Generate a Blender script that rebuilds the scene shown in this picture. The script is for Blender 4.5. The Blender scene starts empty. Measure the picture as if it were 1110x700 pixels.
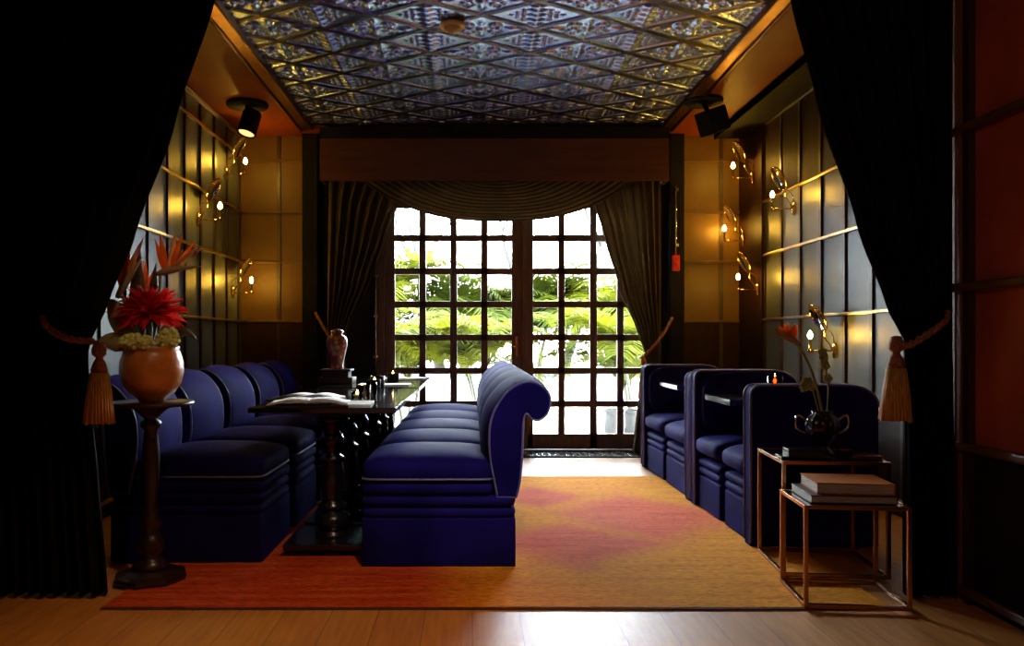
import bpy, math, random
import numpy as np
from mathutils import Vector, Matrix, noise as mnoise

random.seed(7)
PI = math.pi
SKY, SUN, FILL, SPOT, EXPO = 82.0, 3.0, 9.0, 120.0, 0.0
scene = bpy.context.scene
col = scene.collection

# ------------------------------------------------------------------ helpers
class MB:
    """collects shapes and links them as ONE mesh object"""
    def __init__(self):
        self.v = []; self.f = []; self.sm = []
    def add(self, vs, fs, smooth=False):
        b = len(self.v)
        self.v.extend(tuple(p) for p in vs)
        for f in fs:
            self.f.append(tuple(b + i for i in f)); self.sm.append(smooth)
    def box(self, x0, x1, y0, y1, z0, z1, M=None):
        vs = [Vector(p) for p in ((x0,y0,z0),(x1,y0,z0),(x1,y1,z0),(x0,y1,z0),(x0,y0,z1),(x1,y0,z1),(x1,y1,z1),(x0,y1,z1))]
        if M is not None: vs = [M @ p for p in vs]
        self.add(vs, [(0,3,2,1),(4,5,6,7),(0,1,5,4),(1,2,6,5),(2,3,7,6),(3,0,4,7)])
    def tube(self, pts, r, n=8, closed=False, caps=True, flat=1.0):
        pts = [Vector(p) for p in pts]
        m = len(pts)
        rs = r if isinstance(r, (list, tuple)) else [r]*m
        T = []
        for i in range(m):
            a = pts[(i-1) % m] if (closed or i > 0) else pts[i]
            b = pts[(i+1) % m] if (closed or i < m-1) else pts[i]
            d = (b-a); T.append(d.normalized() if d.length > 1e-9 else Vector((0,0,1)))
        up = Vector((0,0,1)) if abs(T[0].z) < .9 else Vector((1,0,0))
        N = (up - T[0]*up.dot(T[0])).normalized()
        vs = []
        for i in range(m):
            N = (N - T[i]*N.dot(T[i]))
            N = N.normalized() if N.length > 1e-6 else T[i].orthogonal().normalized()
            B = T[i].cross(N)
            for k in range(n):
                a = 2*PI*k/n
                vs.append(pts[i] + rs[i]*(math.cos(a)*N*flat + math.sin(a)*B))
        fs = []
        for i in range(m if closed else m-1):
            j = (i+1) % m
            for k in range(n):
                l = (k+1) % n
                fs.append((i*n+k, i*n+l, j*n+l, j*n+k))
        if caps and not closed:
            fs.append(tuple(reversed(range(n)))); fs.append(tuple((m-1)*n+k for k in range(n)))
        self.add(vs, fs, True)
    def lathe(self, prof, n=32, c=(0,0,0), M=None, smooth=True):
        vs = []; m = len(prof)
        for (r, z) in prof:
            for k in range(n):
                a = 2*PI*k/n
                p = Vector((max(r,1e-5)*math.cos(a), max(r,1e-5)*math.sin(a), z))
                if M is not None: p = M @ p
                vs.append(p + Vector(c))
        fs = []
        for i in range(m-1):
            for k in range(n):
                l = (k+1) % n
                fs.append((i*n+k, i*n+l, (i+1)*n+l, (i+1)*n+k))
        self.add(vs, fs, smooth)
    def ell(self, c, s, e=1.0, n=28, m=16, M=None, e2=None):
        """super-ellipsoid, e<1 gives a squarer, cushion-like body"""
        e2 = e if e2 is None else e2
        sp = lambda x, p: math.copysign(abs(x)**p, x)
        vs = []
        for i in range(m+1):
            t = -PI/2 + PI*i/m
            for k in range(n):
                a = 2*PI*k/n + .0001
                p = Vector((s[0]*sp(math.cos(t),e2)*sp(math.cos(a),e), s[1]*sp(math.cos(t),e2)*sp(math.sin(a),e), s[2]*sp(math.sin(t),e2)))
                if M is not None: p = M @ p
                vs.append(p + Vector(c))
        fs = []
        for i in range(m):
            for k in range(n):
                l = (k+1) % n
                fs.append((i*n+k, i*n+l, (i+1)*n+l, (i+1)*n+k))
        self.add(vs, fs, True)
    def extrude(self, out, y0, y1, smooth=True, bev=0.0):
        """outline in x,z pushed along y; bev pulls the ends in to round them"""
        n = len(out)
        cx = sum(p[0] for p in out)/n; cz = sum(p[1] for p in out)/n
        # inward offset by normals
        def inset(d):
            r = []
            for i in range(n):
                a = Vector(out[i-1]); b = Vector(out[(i+1) % n])
                t = (b-a).normalized(); nn = Vector((-t.y, t.x))
                r.append((out[i][0]+nn.x*d, out[i][1]+nn.y*d))
            return r
        area = sum(out[i-1][0]*out[i][1]-out[i][0]*out[i-1][1] for i in range(n))
        sg = 1 if area > 0 else -1
        rings = []
        if bev > 0:
            for a in (0, .3, .6, 1.0):
                rings.append((inset(sg*bev*(1-math.sin(a*PI/2))), y0+bev*(1-math.cos(a*PI/2))))
            for a in (1.0, .6, .3, 0):
                rings.append((inset(sg*bev*(1-math.sin(a*PI/2))), y1-bev*(1-math.cos(a*PI/2))))
        else:
            rings = [(out, y0), (out, y1)]
        vs = []; fs = []
        for o, y in rings:
            vs += [(p[0], y, p[1]) for p in o]
        for i in range(len(rings)-1):
            for k in range(n):
                l = (k+1) % n
                fs.append((i*n+k, i*n+l, (i+1)*n+l, (i+1)*n+k))
        self.add(vs, fs, smooth)
        m = len(rings)
        self.add([(p[0], rings[0][1], p[1]) for p in rings[0][0]], [tuple(range(n))])
        self.add([(p[0], rings[-1][1], p[1]) for p in rings[-1][0]], [tuple(reversed(range(n)))])
    @staticmethod
    def inset(out, d):
        n = len(out)
        area = sum(out[i-1][0]*out[i][1]-out[i][0]*out[i-1][1] for i in range(n))
        sg = 1 if area > 0 else -1
        r = []
        for i in range(n):
            a = Vector(out[i-1]); b = Vector(out[(i+1) % n])
            t = (b-a).normalized()
            r.append((out[i][0]-sg*t.y*d, out[i][1]+sg*t.x*d))
        return r
    def crowned(self, out, hw, wt):
        """padded back: the outline swells towards the middle of its width; wt weighs the swell round the outline"""
        ys = [-1, -.985, -.95, -.9, -.8, -.65, -.45, -.2, 0, .2, .45, .65, .8, .9, .95, .985, 1]
        n = len(out); vs = []
        rings = []
        for q in ys:
            e = max(0, (abs(q)-.9)/.1)
            a = MB.inset(out, .016*(1-math.sqrt(max(0, 1-e*e)))); b = MB.inset(out, -.040*(1-abs(q)**1.8))
            rings.append([(p[0]+(r[0]-o[0])*w, q*hw, p[1]+(r[1]-o[1])*w) for p, r, o, w in zip(a, b, out, wt)])
        for r in rings: vs += r
        m = len(rings)
        self.add(vs, [(i*n+k, i*n+(k+1) % n, (i+1)*n+(k+1) % n, (i+1)*n+k) for i in range(m-1) for k in range(n)], True)
        self.add(rings[0], [tuple(range(n))]); self.add(rings[-1], [tuple(reversed(range(n)))])
    def grid(self, P, nu, nv, smooth=True):
        vs = [P(i/nu, j/nv) for j in range(nv+1) for i in range(nu+1)]
        w = nu+1
        self.add(vs, [(j*w+i, j*w+i+1, (j+1)*w+i+1, (j+1)*w+i) for j in range(nv) for i in range(nu)], smooth)
    def build(self, name, mat, parent=None, bevel=0, solid=0, subsurf=0):
        me = bpy.data.meshes.new(name)
        me.from_pydata(self.v, [], self.f)
        me.polygons.foreach_set('use_smooth', self.sm)
        me.materials.append(mat); me.update()
        o = bpy.data.objects.new(name, me); col.objects.link(o)
        if parent is not None: o.parent = parent
        if solid:
            m = o.modifiers.new('s', 'SOLIDIFY'); m.thickness = solid; m.offset = 0
        if bevel:
            m = o.modifiers.new('b', 'BEVEL'); m.width = bevel; m.segments = 2; m.limit_method = 'ANGLE'; m.angle_limit = 1.0
        if subsurf:
            m = o.modifiers.new('u', 'SUBSURF'); m.levels = subsurf; m.render_levels = subsurf
        return o

def tag(o, label=None, cat=None, group=None, kind=None):
    if label: o['label'] = label
    if cat: o['category'] = cat
    if group: o['group'] = group
    if kind: o['kind'] = kind
    return o
def thing(name, label, cat, loc=(0,0,0), rz=0, group=None):
    o = bpy.data.objects.new(name, None); col.objects.link(o)
    o.location = loc; o.rotation_euler = (0,0,rz); o.empty_display_size = .1
    return tag(o, label, cat, group)
def struct(o, label, cat):
    return tag(o, label, cat, kind='structure')
def copy_tree(o, parent=None):
    c = o.copy(); col.objects.link(c)
    if parent is not None:
        c.parent = parent
    for ch in list(o.children): copy_tree(ch, c)
    return c
def crom(pts, per=6, closed=False):
    pts = [Vector(p) for p in pts]; n = len(pts); out = []
    rng = range(n) if closed else range(n-1)
    for i in rng:
        p1, p2 = pts[i], pts[(i+1) % n]
        p0 = pts[(i-1) % n] if (closed or i > 0) else p1
        p3 = pts[(i+2) % n] if (closed or i < n-2) else p2
        for k in range(per):
            t = k/per
            out.append(.5*((2*p1)+(p2-p0)*t+(2*p0-5*p1+4*p2-p3)*t*t+(3*p1-p0-3*p2+p3)*t**3))
    if not closed: out.append(pts[-1])
    return out
def interp(tab, t):
    if t <= tab[0][0]: return tab[0][1]
    for (a, u), (b, v) in zip(tab, tab[1:]):
        if t <= b:
            k = (t-a)/(b-a); k = k*k*(3-2*k)*.35 + k*.65
            return u+(v-u)*k
    return tab[-1][1]

# ------------------------------------------------------------------ materials
def mat(name, c, rough=.5, metal=0, var=.0, scale=8, bump=0, bscale=60, spec=.5, sheen=0, sheen_c=(1,1,1), stretch=(1,1,1), coat=0, emit=None, es=0, trans=0, c2=None, sheen_r=.3):
    m = bpy.data.materials.new(name); m.use_nodes = True
    nt = m.node_tree; N = nt.nodes; L = nt.links
    b = N['Principled BSDF']
    b.inputs['Base Color'].default_value = (*c, 1)
    b.inputs['Roughness'].default_value = rough
    b.inputs['Metallic'].default_value = metal
    b.inputs['Specular IOR Level'].default_value = spec
    b.inputs['Coat Weight'].default_value = coat
    b.inputs['Coat Roughness'].default_value = .1
    if sheen:
        b.inputs['Sheen Weight'].default_value = sheen
        b.inputs['Sheen Tint'].default_value = (*sheen_c, 1)
        b.inputs['Sheen Roughness'].default_value = sheen_r
    if emit:
        b.inputs['Emission Color'].default_value = (*emit, 1); b.inputs['Emission Strength'].default_value = es
    tc = N.new('ShaderNodeTexCoord'); mp = N.new('ShaderNodeMapping'); mp.inputs['Scale'].default_value = stretch
    L.new(tc.outputs['Object'], mp.inputs['Vector'])
    if var or c2:
        n = N.new('ShaderNodeTexNoise'); n.inputs['Scale'].default_value = scale; n.inputs['Detail'].default_value = 5
        L.new(mp.outputs[0], n.inputs['Vector'])
        r = N.new('ShaderNodeValToRGB')
        a = c2 or tuple(max(0, x*(1-var)) for x in c); d = c if c2 else tuple(min(1, x*(1+var)) for x in c)
        r.color_ramp.elements[0].color = (*a, 1); r.color_ramp.elements[1].color = (*d, 1)
        r.color_ramp.elements[0].position = .35; r.color_ramp.elements[1].position = .65
        L.new(n.outputs['Fac'], r.inputs['Fac']); L.new(r.outputs[0], b.inputs['Base Color'])
    if bump:
        n2 = N.new('ShaderNodeTexNoise'); n2.inputs['Scale'].default_value = bscale; n2.inputs['Detail'].default_value = 4
        L.new(mp.outputs[0], n2.inputs['Vector'])
        bp = N.new('ShaderNodeBump'); bp.inputs['Strength'].default_value = bump; bp.inputs['Distance'].default_value = .01
        L.new(n2.outputs['Fac'], bp.inputs['Height']); L.new(bp.outputs[0], b.inputs['Normal'])
    return m

def mat_leaf(name, c, tc, mixf=.45, sc=1.7):
    m = bpy.data.materials.new(name); m.use_nodes = True
    N = m.node_tree.nodes; L = m.node_tree.links
    b = N['Principled BSDF']; b.inputs['Roughness'].default_value = .7; b.inputs['Specular IOR Level'].default_value = .06
    t = N.new('ShaderNodeBsdfTranslucent'); mx = N.new('ShaderNodeMixShader'); mx.inputs[0].default_value = mixf
    co = N.new('ShaderNodeTexCoord'); n = N.new('ShaderNodeTexNoise'); n.inputs['Scale'].default_value = sc
    L.new(co.outputs['Object'], n.inputs['Vector'])
    r = N.new('ShaderNodeValToRGB'); r.color_ramp.elements[0].color = (c[0]*.55, c[1]*.7, c[2]*.9, 1); r.color_ramp.elements[1].color = (*c, 1)
    r.color_ramp.elements[0].position = .35; r.color_ramp.elements[1].position = .65
    L.new(n.outputs['Fac'], r.inputs[0]); L.new(r.outputs[0], b.inputs['Base Color'])
    t.inputs[0].default_value = (*tc, 1)
    L.new(b.outputs[0], mx.inputs[1]); L.new(t.outputs[0], mx.inputs[2]); L.new(mx.outputs[0], N['Material Output'].inputs[0])
    return m

def mat_pane(name, tint=(1,1,1)):
    m = bpy.data.materials.new(name); m.use_nodes = True
    N = m.node_tree.nodes; L = m.node_tree.links
    N.remove(N['Principled BSDF'])
    tr = N.new('ShaderNodeBsdfTransparent'); tr.inputs[0].default_value = (*tint, 1)
    g = N.new('ShaderNodeBsdfGlossy'); g.inputs['Roughness'].default_value = .02
    fr = N.new('ShaderNodeFresnel'); fr.inputs[0].default_value = 1.45
    mx = N.new('ShaderNodeMixShader')
    L.new(fr.outputs[0], mx.inputs[0]); L.new(tr.outputs[0], mx.inputs[1]); L.new(g.outputs[0], mx.inputs[2])
    L.new(mx.outputs[0], N['Material Output'].inputs[0])
    return m

def mat_emit(name, c, s):
    m = bpy.data.materials.new(name); m.use_nodes = True
    N = m.node_tree.nodes; L = m.node_tree.links
    N.remove(N['Principled BSDF'])
    e = N.new('ShaderNodeEmission'); e.inputs[0].default_value = (*c, 1); e.inputs[1].default_value = s
    L.new(e.outputs[0], N['Material Output'].inputs[0])
    return m

def mat_floor():
    m = mat('oak_boards', (.5,.3,.1), rough=.5, coat=.8); m.node_tree.nodes['Principled BSDF'].inputs['Coat Roughness'].default_value = .46
    N = m.node_tree.nodes; L = m.node_tree.links; b = N['Principled BSDF']
    tc = N.new('ShaderNodeTexCoord'); mp = N.new('ShaderNodeMapping'); mp.inputs['Rotation'].default_value = (0,0,PI/2)
    L.new(tc.outputs['Object'], mp.inputs[0])
    br = N.new('ShaderNodeTexBrick'); br.inputs['Scale'].default_value = 1
    br.inputs['Brick Width'].default_value = 1.9; br.inputs['Row Height'].default_value = .19
    br.inputs['Mortar Size'].default_value = .002; br.inputs['Color1'].default_value = (.70,.29,.045,1); br.inputs['Color2'].default_value = (.62,.245,.04,1)
    br.inputs['Mortar'].default_value = (.25,.11,.03,1)
    L.new(mp.outputs[0], br.inputs['Vector'])
    mp2 = N.new('ShaderNodeMapping'); mp2.inputs['Scale'].default_value = (14,1.2,1); L.new(tc.outputs['Object'], mp2.inputs[0])
    n = N.new('ShaderNodeTexNoise'); n.inputs['Scale'].default_value = 3; n.inputs['Detail'].default_value = 6
    L.new(mp2.outputs[0], n.inputs['Vector'])
    mx = N.new('ShaderNodeMix'); mx.data_type = 'RGBA'; mx.blend_type = 'MULTIPLY'; mx.inputs[0].default_value = .6
    L.new(br.outputs['Color'], mx.inputs[6])
    r = N.new('ShaderNodeValToRGB'); r.color_ramp.elements[0].color = (.6,.5,.4,1); r.color_ramp.elements[1].color = (1.1,1.1,1.1,1)
    r.color_ramp.elements[0].position = .3; r.color_ramp.elements[1].position = .7
    L.new(n.outputs['Fac'], r.inputs[0]); L.new(r.outputs[0], mx.inputs[7]); L.new(mx.outputs[2], b.inputs['Base Color'])
    bp = N.new('ShaderNodeBump'); bp.inputs['Strength'].default_value = .15; bp.inputs['Distance'].default_value = .004
    L.new(n.outputs['Fac'], bp.inputs['Height']); L.new(bp.outputs[0], b.inputs['Normal'])
    return m

def mat_rug():
    m = mat('worn_silk_rug', (.6,.3,.1), rough=.9, spec=.06)
    N = m.node_tree.nodes; L = m.node_tree.links; b = N['Principled BSDF']
    tc = N.new('ShaderNodeTexCoord')
    def noise(sx, sy, sc, det=6):
        mp = N.new('ShaderNodeMapping'); mp.inputs['Scale'].default_value = (sx, sy, 1); L.new(tc.outputs['Object'], mp.inputs[0])
        n = N.new('ShaderNodeTexNoise'); n.inputs['Scale'].default_value = sc; n.inputs['Detail'].default_value = det; n.inputs['Roughness'].default_value = .65
        L.new(mp.outputs[0], n.inputs['Vector']); return n.outputs['Fac']
    def ramp(f, stops):
        r = N.new('ShaderNodeValToRGB'); el = r.color_ramp.elements
        while len(el) < len(stops): el.new(.5)
        for e, (p, c) in zip(el, stops): e.position = p; e.color = (*c, 1)
        L.new(f, r.inputs[0]); return r.outputs[0]
    def math_(op, a, b_):
        n = N.new('ShaderNodeMath'); n.operation = op
        for i, q in enumerate((a, b_)):
            if isinstance(q, (int, float)): n.inputs[i].default_value = q
            else: L.new(q, n.inputs[i])
        return n.outputs[0]
    def mix(f, a, b_, mode='MIX'):
        n = N.new('ShaderNodeMix'); n.data_type = 'RGBA'; n.blend_type = mode
        if isinstance(f, (int, float)): n.inputs[0].default_value = f
        else: L.new(f, n.inputs[0])
        L.new(a, n.inputs[6]); L.new(b_, n.inputs[7]); return n.outputs[2]
    sep = N.new('ShaderNodeSeparateXYZ'); L.new(tc.outputs['Object'], sep.inputs[0])
    x, y = sep.outputs[0], sep.outputs[1]
    streak = noise(.9, 9, 2.2); fine = noise(6, 40, 4, 3); big = noise(.7, 1.6, 1.3, 4)
    gold = ramp(streak, [(.25, (.50,.13,.012)), (.45, (.80,.28,.022)), (.6, (.86,.36,.03)), (.75, (.60,.19,.02))])
    pink = ramp(streak, [(.25, (.45,.04,.02)), (.5, (.74,.14,.07)), (.75, (.78,.26,.07))])
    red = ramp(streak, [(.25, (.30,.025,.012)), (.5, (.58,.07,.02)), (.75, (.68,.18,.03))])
    # the pink lozenges woven into the gold field (rug coordinates, metres from its centre)
    def loz(cx, cy, wx, wy):
        ax = math_('ABSOLUTE', math_('SUBTRACT', x, cx), 0); ay = math_('ABSOLUTE', math_('SUBTRACT', y, cy), 0)
        d = math_('ADD', math_('DIVIDE', ax, wx), math_('DIVIDE', ay, wy))
        return math_('SUBTRACT', 1.0, d)
    k = math_('MAXIMUM', loz(.95, .15, .78, .95), loz(.45, -.55, .75, .6))
    k = math_('MAXIMUM', k, loz(.35, .75, .5, .5))
    k = math_('ADD', k, math_('MULTIPLY', math_('SUBTRACT', streak, .5), 1.6))
    k = math_('ADD', k, math_('MULTIPLY', math_('SUBTRACT', big, .5), .8))
    kf = ramp(k, [(.08, (0,0,0)), (.42, (1,1,1))])
    c1 = mix(kf, gold, pink)
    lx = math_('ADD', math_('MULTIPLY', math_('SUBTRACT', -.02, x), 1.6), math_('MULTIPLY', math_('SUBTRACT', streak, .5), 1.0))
    lf = ramp(lx, [(.0, (0,0,0)), (.5, (1,1,1))])  # red left side; part of its darkness is shade put into the colour
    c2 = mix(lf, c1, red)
    fr = ramp(fine, [(.32, (.45,.42,.40)), (.5, (.95,.95,.95)), (.68, (1.25,1.2,1.1))])
    med = ramp(noise(3, 16, 5, 5), [(.34, (.50,.40,.34)), (.47, (1,1,1)), (.6, (1,1,1)), (.7, (1.2,1.25,1.1))])
    c3 = mix(.8, mix(1.0, c2, fr, 'MULTIPLY'), med, 'MULTIPLY')
    L.new(c3, b.inputs['Base Color'])
    bp = N.new('ShaderNodeBump'); bp.inputs['Strength'].default_value = .4; bp.inputs['Distance'].default_value = .006
    L.new(fine, bp.inputs['Height']); L.new(bp.outputs[0], b.inputs['Normal'])
    return m

M = {}
M['velvet'] = mat('navy_velvet', (.009,.0058,.082), rough=.7, spec=.02, sheen=.045, sheen_c=(.16,.16,.62), sheen_r=.22, var=.35, scale=3, bump=.15, bscale=12)
M['piping'] = mat('navy_piping', (.10,.10,.22), rough=.45, spec=.5, sheen=.8, sheen_c=(.5,.5,.8))
M['panel'] = mat('wall_leather', (.095,.108,.09), rough=.42, var=.12, scale=2.5, spec=.4, bump=.05, bscale=40)
M['panel_lamplit'] = mat('lamplit_leather', (.125,.062,.010), rough=.5, var=.15, scale=2.5, spec=.35, bump=.05, bscale=40)  # same wall leather, amber light of the wall lamps put into its colour
M['frieze'] = mat('frieze_wood', (.028,.010,.005), spec=.15, rough=.55, var=.2, scale=4, stretch=(3,3,.5))
M['mahogany'] = mat('mahogany_leather', (.36,.062,.022), rough=.45, var=.15, scale=3, bump=.08, bscale=60)
M['batten'] = mat('batten_wood', (.035,.016,.008), rough=.4, var=.2, scale=5)
M['rail'] = mat('bronze_rail', (.62,.46,.26), rough=.28, metal=1, var=.1, scale=6)
M['railwood'] = mat('wood_rail', (.10,.045,.02), rough=.35, var=.2, scale=6)
M['soffit'] = mat('copper_lacquer', (.21,.036,.006), rough=.5, var=.12, scale=2, spec=.14)
M['black'] = mat('black_lacquer', (.008,.007,.007), rough=.25, var=.2, scale=6, coat=.3)
M['blackmatte'] = mat('black_matte', (.008,.007,.007), spec=.12, rough=.7, var=.2, scale=6)
M['darkwood'] = mat('dark_wood', (.10,.046,.02), rough=.42, var=.3, scale=4, stretch=(1,1,8))
M['doorwood'] = mat('door_wood', (.12,.06,.03), rough=.4, var=.25, scale=5, stretch=(6,6,.8))
M['flute'] = mat('fluted_wood', (.20,.065,.02), rough=.6, var=.2, scale=5, stretch=(4,4,.6))
M['pelmet'] = mat('pelmet_wood', (.09,.029,.010), rough=.4, var=.25, scale=3, stretch=(.6,2,5))
M['drape'] = mat_leaf('brown_drape', (.17,.12,.065), (.20,.14,.075), .35, 6)
M['blackdrape'] = mat('black_velvet_drape', (.006,.0055,.006), rough=.9, spec=.08, var=.2, scale=10)
M['tin'] = mat('pressed_tin', (.44,.55,1.0), rough=.27, metal=1, var=.12, scale=5)
M['tinbar'] = mat('shade_dark_lattice', (.065,.045,.045), rough=.36, metal=1, var=.15, scale=6)  # dark reflections along the lattice ribs, put into the metal colour
M['gilt'] = mat('gilt_moulding', (.26,.12,.045), rough=.34, metal=1, var=.2, scale=12)
M['brass'] = mat('brass', (.86,.58,.22), rough=.18, metal=1, var=.05, scale=8)
M['mirror'] = mat('mirror_disc', (.92,.92,.9), rough=.06, metal=1, var=.02, scale=8)
M['copper'] = mat('copper_bar', (.48,.23,.12), rough=.25, metal=1, var=.1, scale=10)
M['steel'] = mat('steel', (.72,.75,.78), rough=.2, metal=1, var=.05, scale=10)
M['rope'] = mat('tieback_rope', (.30,.11,.04), rough=.7, var=.4, scale=120, bump=.5, bscale=150)
M['tassel'] = mat('gold_tassel', (.52,.25,.05), rough=.65, var=.35, scale=30, stretch=(6,6,.3), bump=.5, bscale=40, sheen=.3)
M['urn'] = mat('amber_glaze', (.60,.19,.03), rough=.32, var=.35, scale=5, coat=.3, bump=.15, bscale=10)
M['stand'] = mat('carved_stand_wood', (.022,.008,.005), rough=.35, var=.3, scale=14, coat=.2)
M['paper'] = mat('menu_paper', (.82,.79,.74), rough=.7, var=.04, scale=6)
M['leather_dark'] = mat('menu_cover', (.03,.014,.01), rough=.5, var=.2, scale=10)
M['tableglass'] = mat('black_glass_top', (.010,.014,.013), rough=.06, spec=.9, var=.1, scale=3, coat=.6)
M['granite'] = mat('edge_stone', (.03,.035,.034), rough=.2, var=.3, scale=50)
M['tan'] = mat('tan_book_cover', (.52,.14,.015), spec=.2, rough=.7, var=.1, scale=6)
M['charcoal'] = mat('charcoal_book_cover', (.05,.045,.045), rough=.5, var=.1, scale=6)
M['pages'] = mat('book_pages', (.48,.42,.34), rough=.8, var=.25, scale=60, stretch=(.3,.3,8))
M['glass'] = mat_pane('clear_glass', (.97,.98,.98))
M['tumbler'] = mat_pane('tumbler_glass', (.9,.92,.92))
M['redglass'] = mat('red_glass', (.5,.03,.01), rough=.15, var=.1, scale=5, emit=(1,.1,.02), es=.0, coat=.4)
M['redpane'] = mat_pane('red_candle_glass', (.85,.12,.05))
M['smoke'] = mat('detector_plastic', (.92,.62,.26), rough=.5, var=.05, scale=8)
M['jar'] = None
M['red_petal'] = mat_leaf('red_petal', (.80,.018,.02), (.9,.03,.02), .4, 20)
M['orange_petal'] = mat_leaf('orange_petal', (.95,.24,.05), (1,.3,.05), .4, 20)
M['pale_petal'] = mat_leaf('pale_petal', (.80,.42,.18), (.9,.45,.15), .4, 20)
M['cream'] = mat_leaf('cream_blossom', (.42,.36,.16), (.4,.32,.12), .4, 20)
M['purple_petal'] = mat('mauve_petal', (.42,.16,.18), rough=.5, var=.3, scale=20)
M['stemgreen'] = mat('stem_green', (.15,.18,.05), rough=.5, var=.2, scale=10)
M['spathe'] = mat('spathe', (.38,.20,.09), rough=.5, c2=(.25,.26,.10), scale=8)
M['lime'] = mat('lime_bloom', (.62,.62,.16), rough=.8, var=.3, scale=40, bump=.8, bscale=60)
M['darkleaf'] = mat('dark_leaf', (.06,.045,.02), rough=.4, var=.3, scale=10)
M['oliveleaf'] = mat('olive_leaf', (.30,.22,.07), rough=.45, var=.2, scale=10)
M['frond'] = mat_leaf('palm_frond', (.052,.056,.0035), (.06,.065,.003))
M['frond2'] = mat_leaf('palm_frond_deep', (.026,.034,.003), (.032,.040,.002))
M['cane'] = mat('palm_cane', (.026,.026,.010), rough=.6, var=.3, scale=8)
M['bark'] = mat('grey_bark', (.014,.013,.010), rough=.9, var=.3, scale=6, bump=.6, bscale=14)
M['patio'] = mat('pale_paving', (.82,.80,.76), rough=.8, var=.05, scale=4)
M['whitewall'] = mat('white_render', (.85,.85,.83), rough=.8, var=.04, scale=4)
M['coping'] = mat('blue_coping', (.02,.02,.022), rough=.6, var=.1, scale=4)
M['pot'] = mat('grey_pot', (.012,.011,.010), rough=.7, var=.15, scale=8)
M['soil'] = mat('soil', (.05,.03,.02), rough=.9, var=.3, scale=30)
M['redfit'] = mat('red_fitting', (.6,.02,.01), rough=.4, var=.1, scale=8)
M['lilac'] = mat('faded_rim', (.45,.42,.55), rough=.5, var=.1, scale=6)
M['bulb'] = mat_emit('lit_bulb', (1.0,.54,.055), 400)
M['flame'] = mat_emit('candle_flame', (1.0,.45,.10), 60)
M['spotface'] = mat_emit('spot_lens', (1.0,.62,.22), 1.6)
M['wax'] = mat('candle_wax', (.75,.55,.3), rough=.6, var=.05, scale=10)
M['floor'] = mat_floor()
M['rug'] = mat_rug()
M['fringe'] = mat('rug_edge', (.10,.03,.012), rough=.9, var=.3, scale=30)

def mat_jar():
    m = mat('painted_jar', (.45,.05,.02), rough=.3, coat=.5)
    N = m.node_tree.nodes; L = m.node_tree.links; b = N['Principled BSDF']
    tc = N.new('ShaderNodeTexCoord'); v = N.new('ShaderNodeTexVoronoi'); v.inputs['Scale'].default_value = 22
    n = N.new('ShaderNodeTexNoise'); n.inputs['Scale'].default_value = 8
    L.new(tc.outputs['Object'], n.inputs['Vector']); L.new(tc.outputs['Object'], v.inputs['Vector'])
    mx = N.new('ShaderNodeMath'); mx.operation = 'MULTIPLY'; L.new(v.outputs[0], mx.inputs[0]); L.new(n.outputs['Fac'], mx.inputs[1])
    r = N.new('ShaderNodeValToRGB'); el = r.color_ramp.elements
    el[0].position = .12; el[0].color = (.70,.45,.16,1); el[1].position = .22; el[1].color = (.46,.03,.015,1)
    e = el.new(.34); e.color = (.16,.09,.03,1)
    L.new(mx.outputs[0], r.inputs[0]); L.new(r.outputs[0], b.inputs['Base Color'])
    return m
M['jar'] = mat_jar()

# ------------------------------------------------------------------ room constants
XL, XR, YB = -2.30, 2.69, 7.90         # lounge walls
ZC = 3.14                              # soffit
YF = 3.52                              # where the lounge opens to the front room
FXL, FXR = -2.10, 2.10                 # front room walls
RAILS = [.10, .65, 1.30, 1.89, 2.38]

# floor
b = MB(); b.box(-2.6, 2.95, -2.2, 8.12, -.12, 0)
struct(b.build('floor', M['floor']), 'honey oak board floor running towards the french doors', 'floor')

# threshold grate
b = MB(); b.box(-1.3, 2.0, 7.50, 7.80, 0.0, .012)
g = b.build('floor_grate', M['blackmatte']); struct(g, 'dark slotted floor grate along the foot of the french doors', 'grate')
s = MB()
x = -1.26
while x < 1.97:
    s.box(x, x+.028, 7.52, 7.78, .012, .018); x += .055
s.build('grate_slat', M['steel'], g)

# ---- panelled walls
def wall_x(name, X, sgn, y0, y1, vs, rails, m_panel, label, thick=.15, frieze=None, zt=ZC, railm='rail', splits=None):
    """wall in the plane x=X; sgn=+1 when the room lies towards +x"""
    b = MB(); b.box(min(X, X-sgn*thick), max(X, X-sgn*thick), y0, y1, 0, zt)
    w = b.build(name, m_panel); struct(w, label, 'wall')
    t = MB()
    for y in vs: t.box(min(X, X+sgn*.016), max(X, X+sgn*.016), y-.02, y+.02, 0, zt)
    t.build('wall_batten', M['batten'], w)
    r = MB()
    for z in rails: r.box(min(X, X+sgn*.026), max(X, X+sgn*.026), y0, y1, z-.011, z+.011)
    r.build('wall_rail', M[railm], w, bevel=.004)
    dd = MB(); dd.box(min(X, X+sgn*.008), max(X, X+sgn*.008), y0, y1, 0, .65); dd.build('wall_dado', M['frieze'], w)
    if frieze:
        f = MB(); f.box(min(X, X+sgn*.008), max(X, X+sgn*.008), y0, y1, frieze, zt); f.build('wall_frieze', M['frieze'], w)
    return w
wl = wall_x('wall_left', XL, 1, YF, YB+.15, [7.78-.36*i for i in range(12)], RAILS+[2.93], M['panel'], 'leather panelled side wall behind the row of chairs by the urn')
wr = wall_x('wall_right', XR, -1, YF, YB+.15, [7.28-.39*i for i in range(10)], RAILS, M['panel'], 'leather panelled side wall behind the velvet booths', frieze=2.40)
# dark pilaster closing the right wall by the back corner
b = MB(); b.box(XR-.035, XR, 7.28, YB, 0, ZC-.02); b.build('wall_pilaster', M['frieze'], wr)

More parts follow.
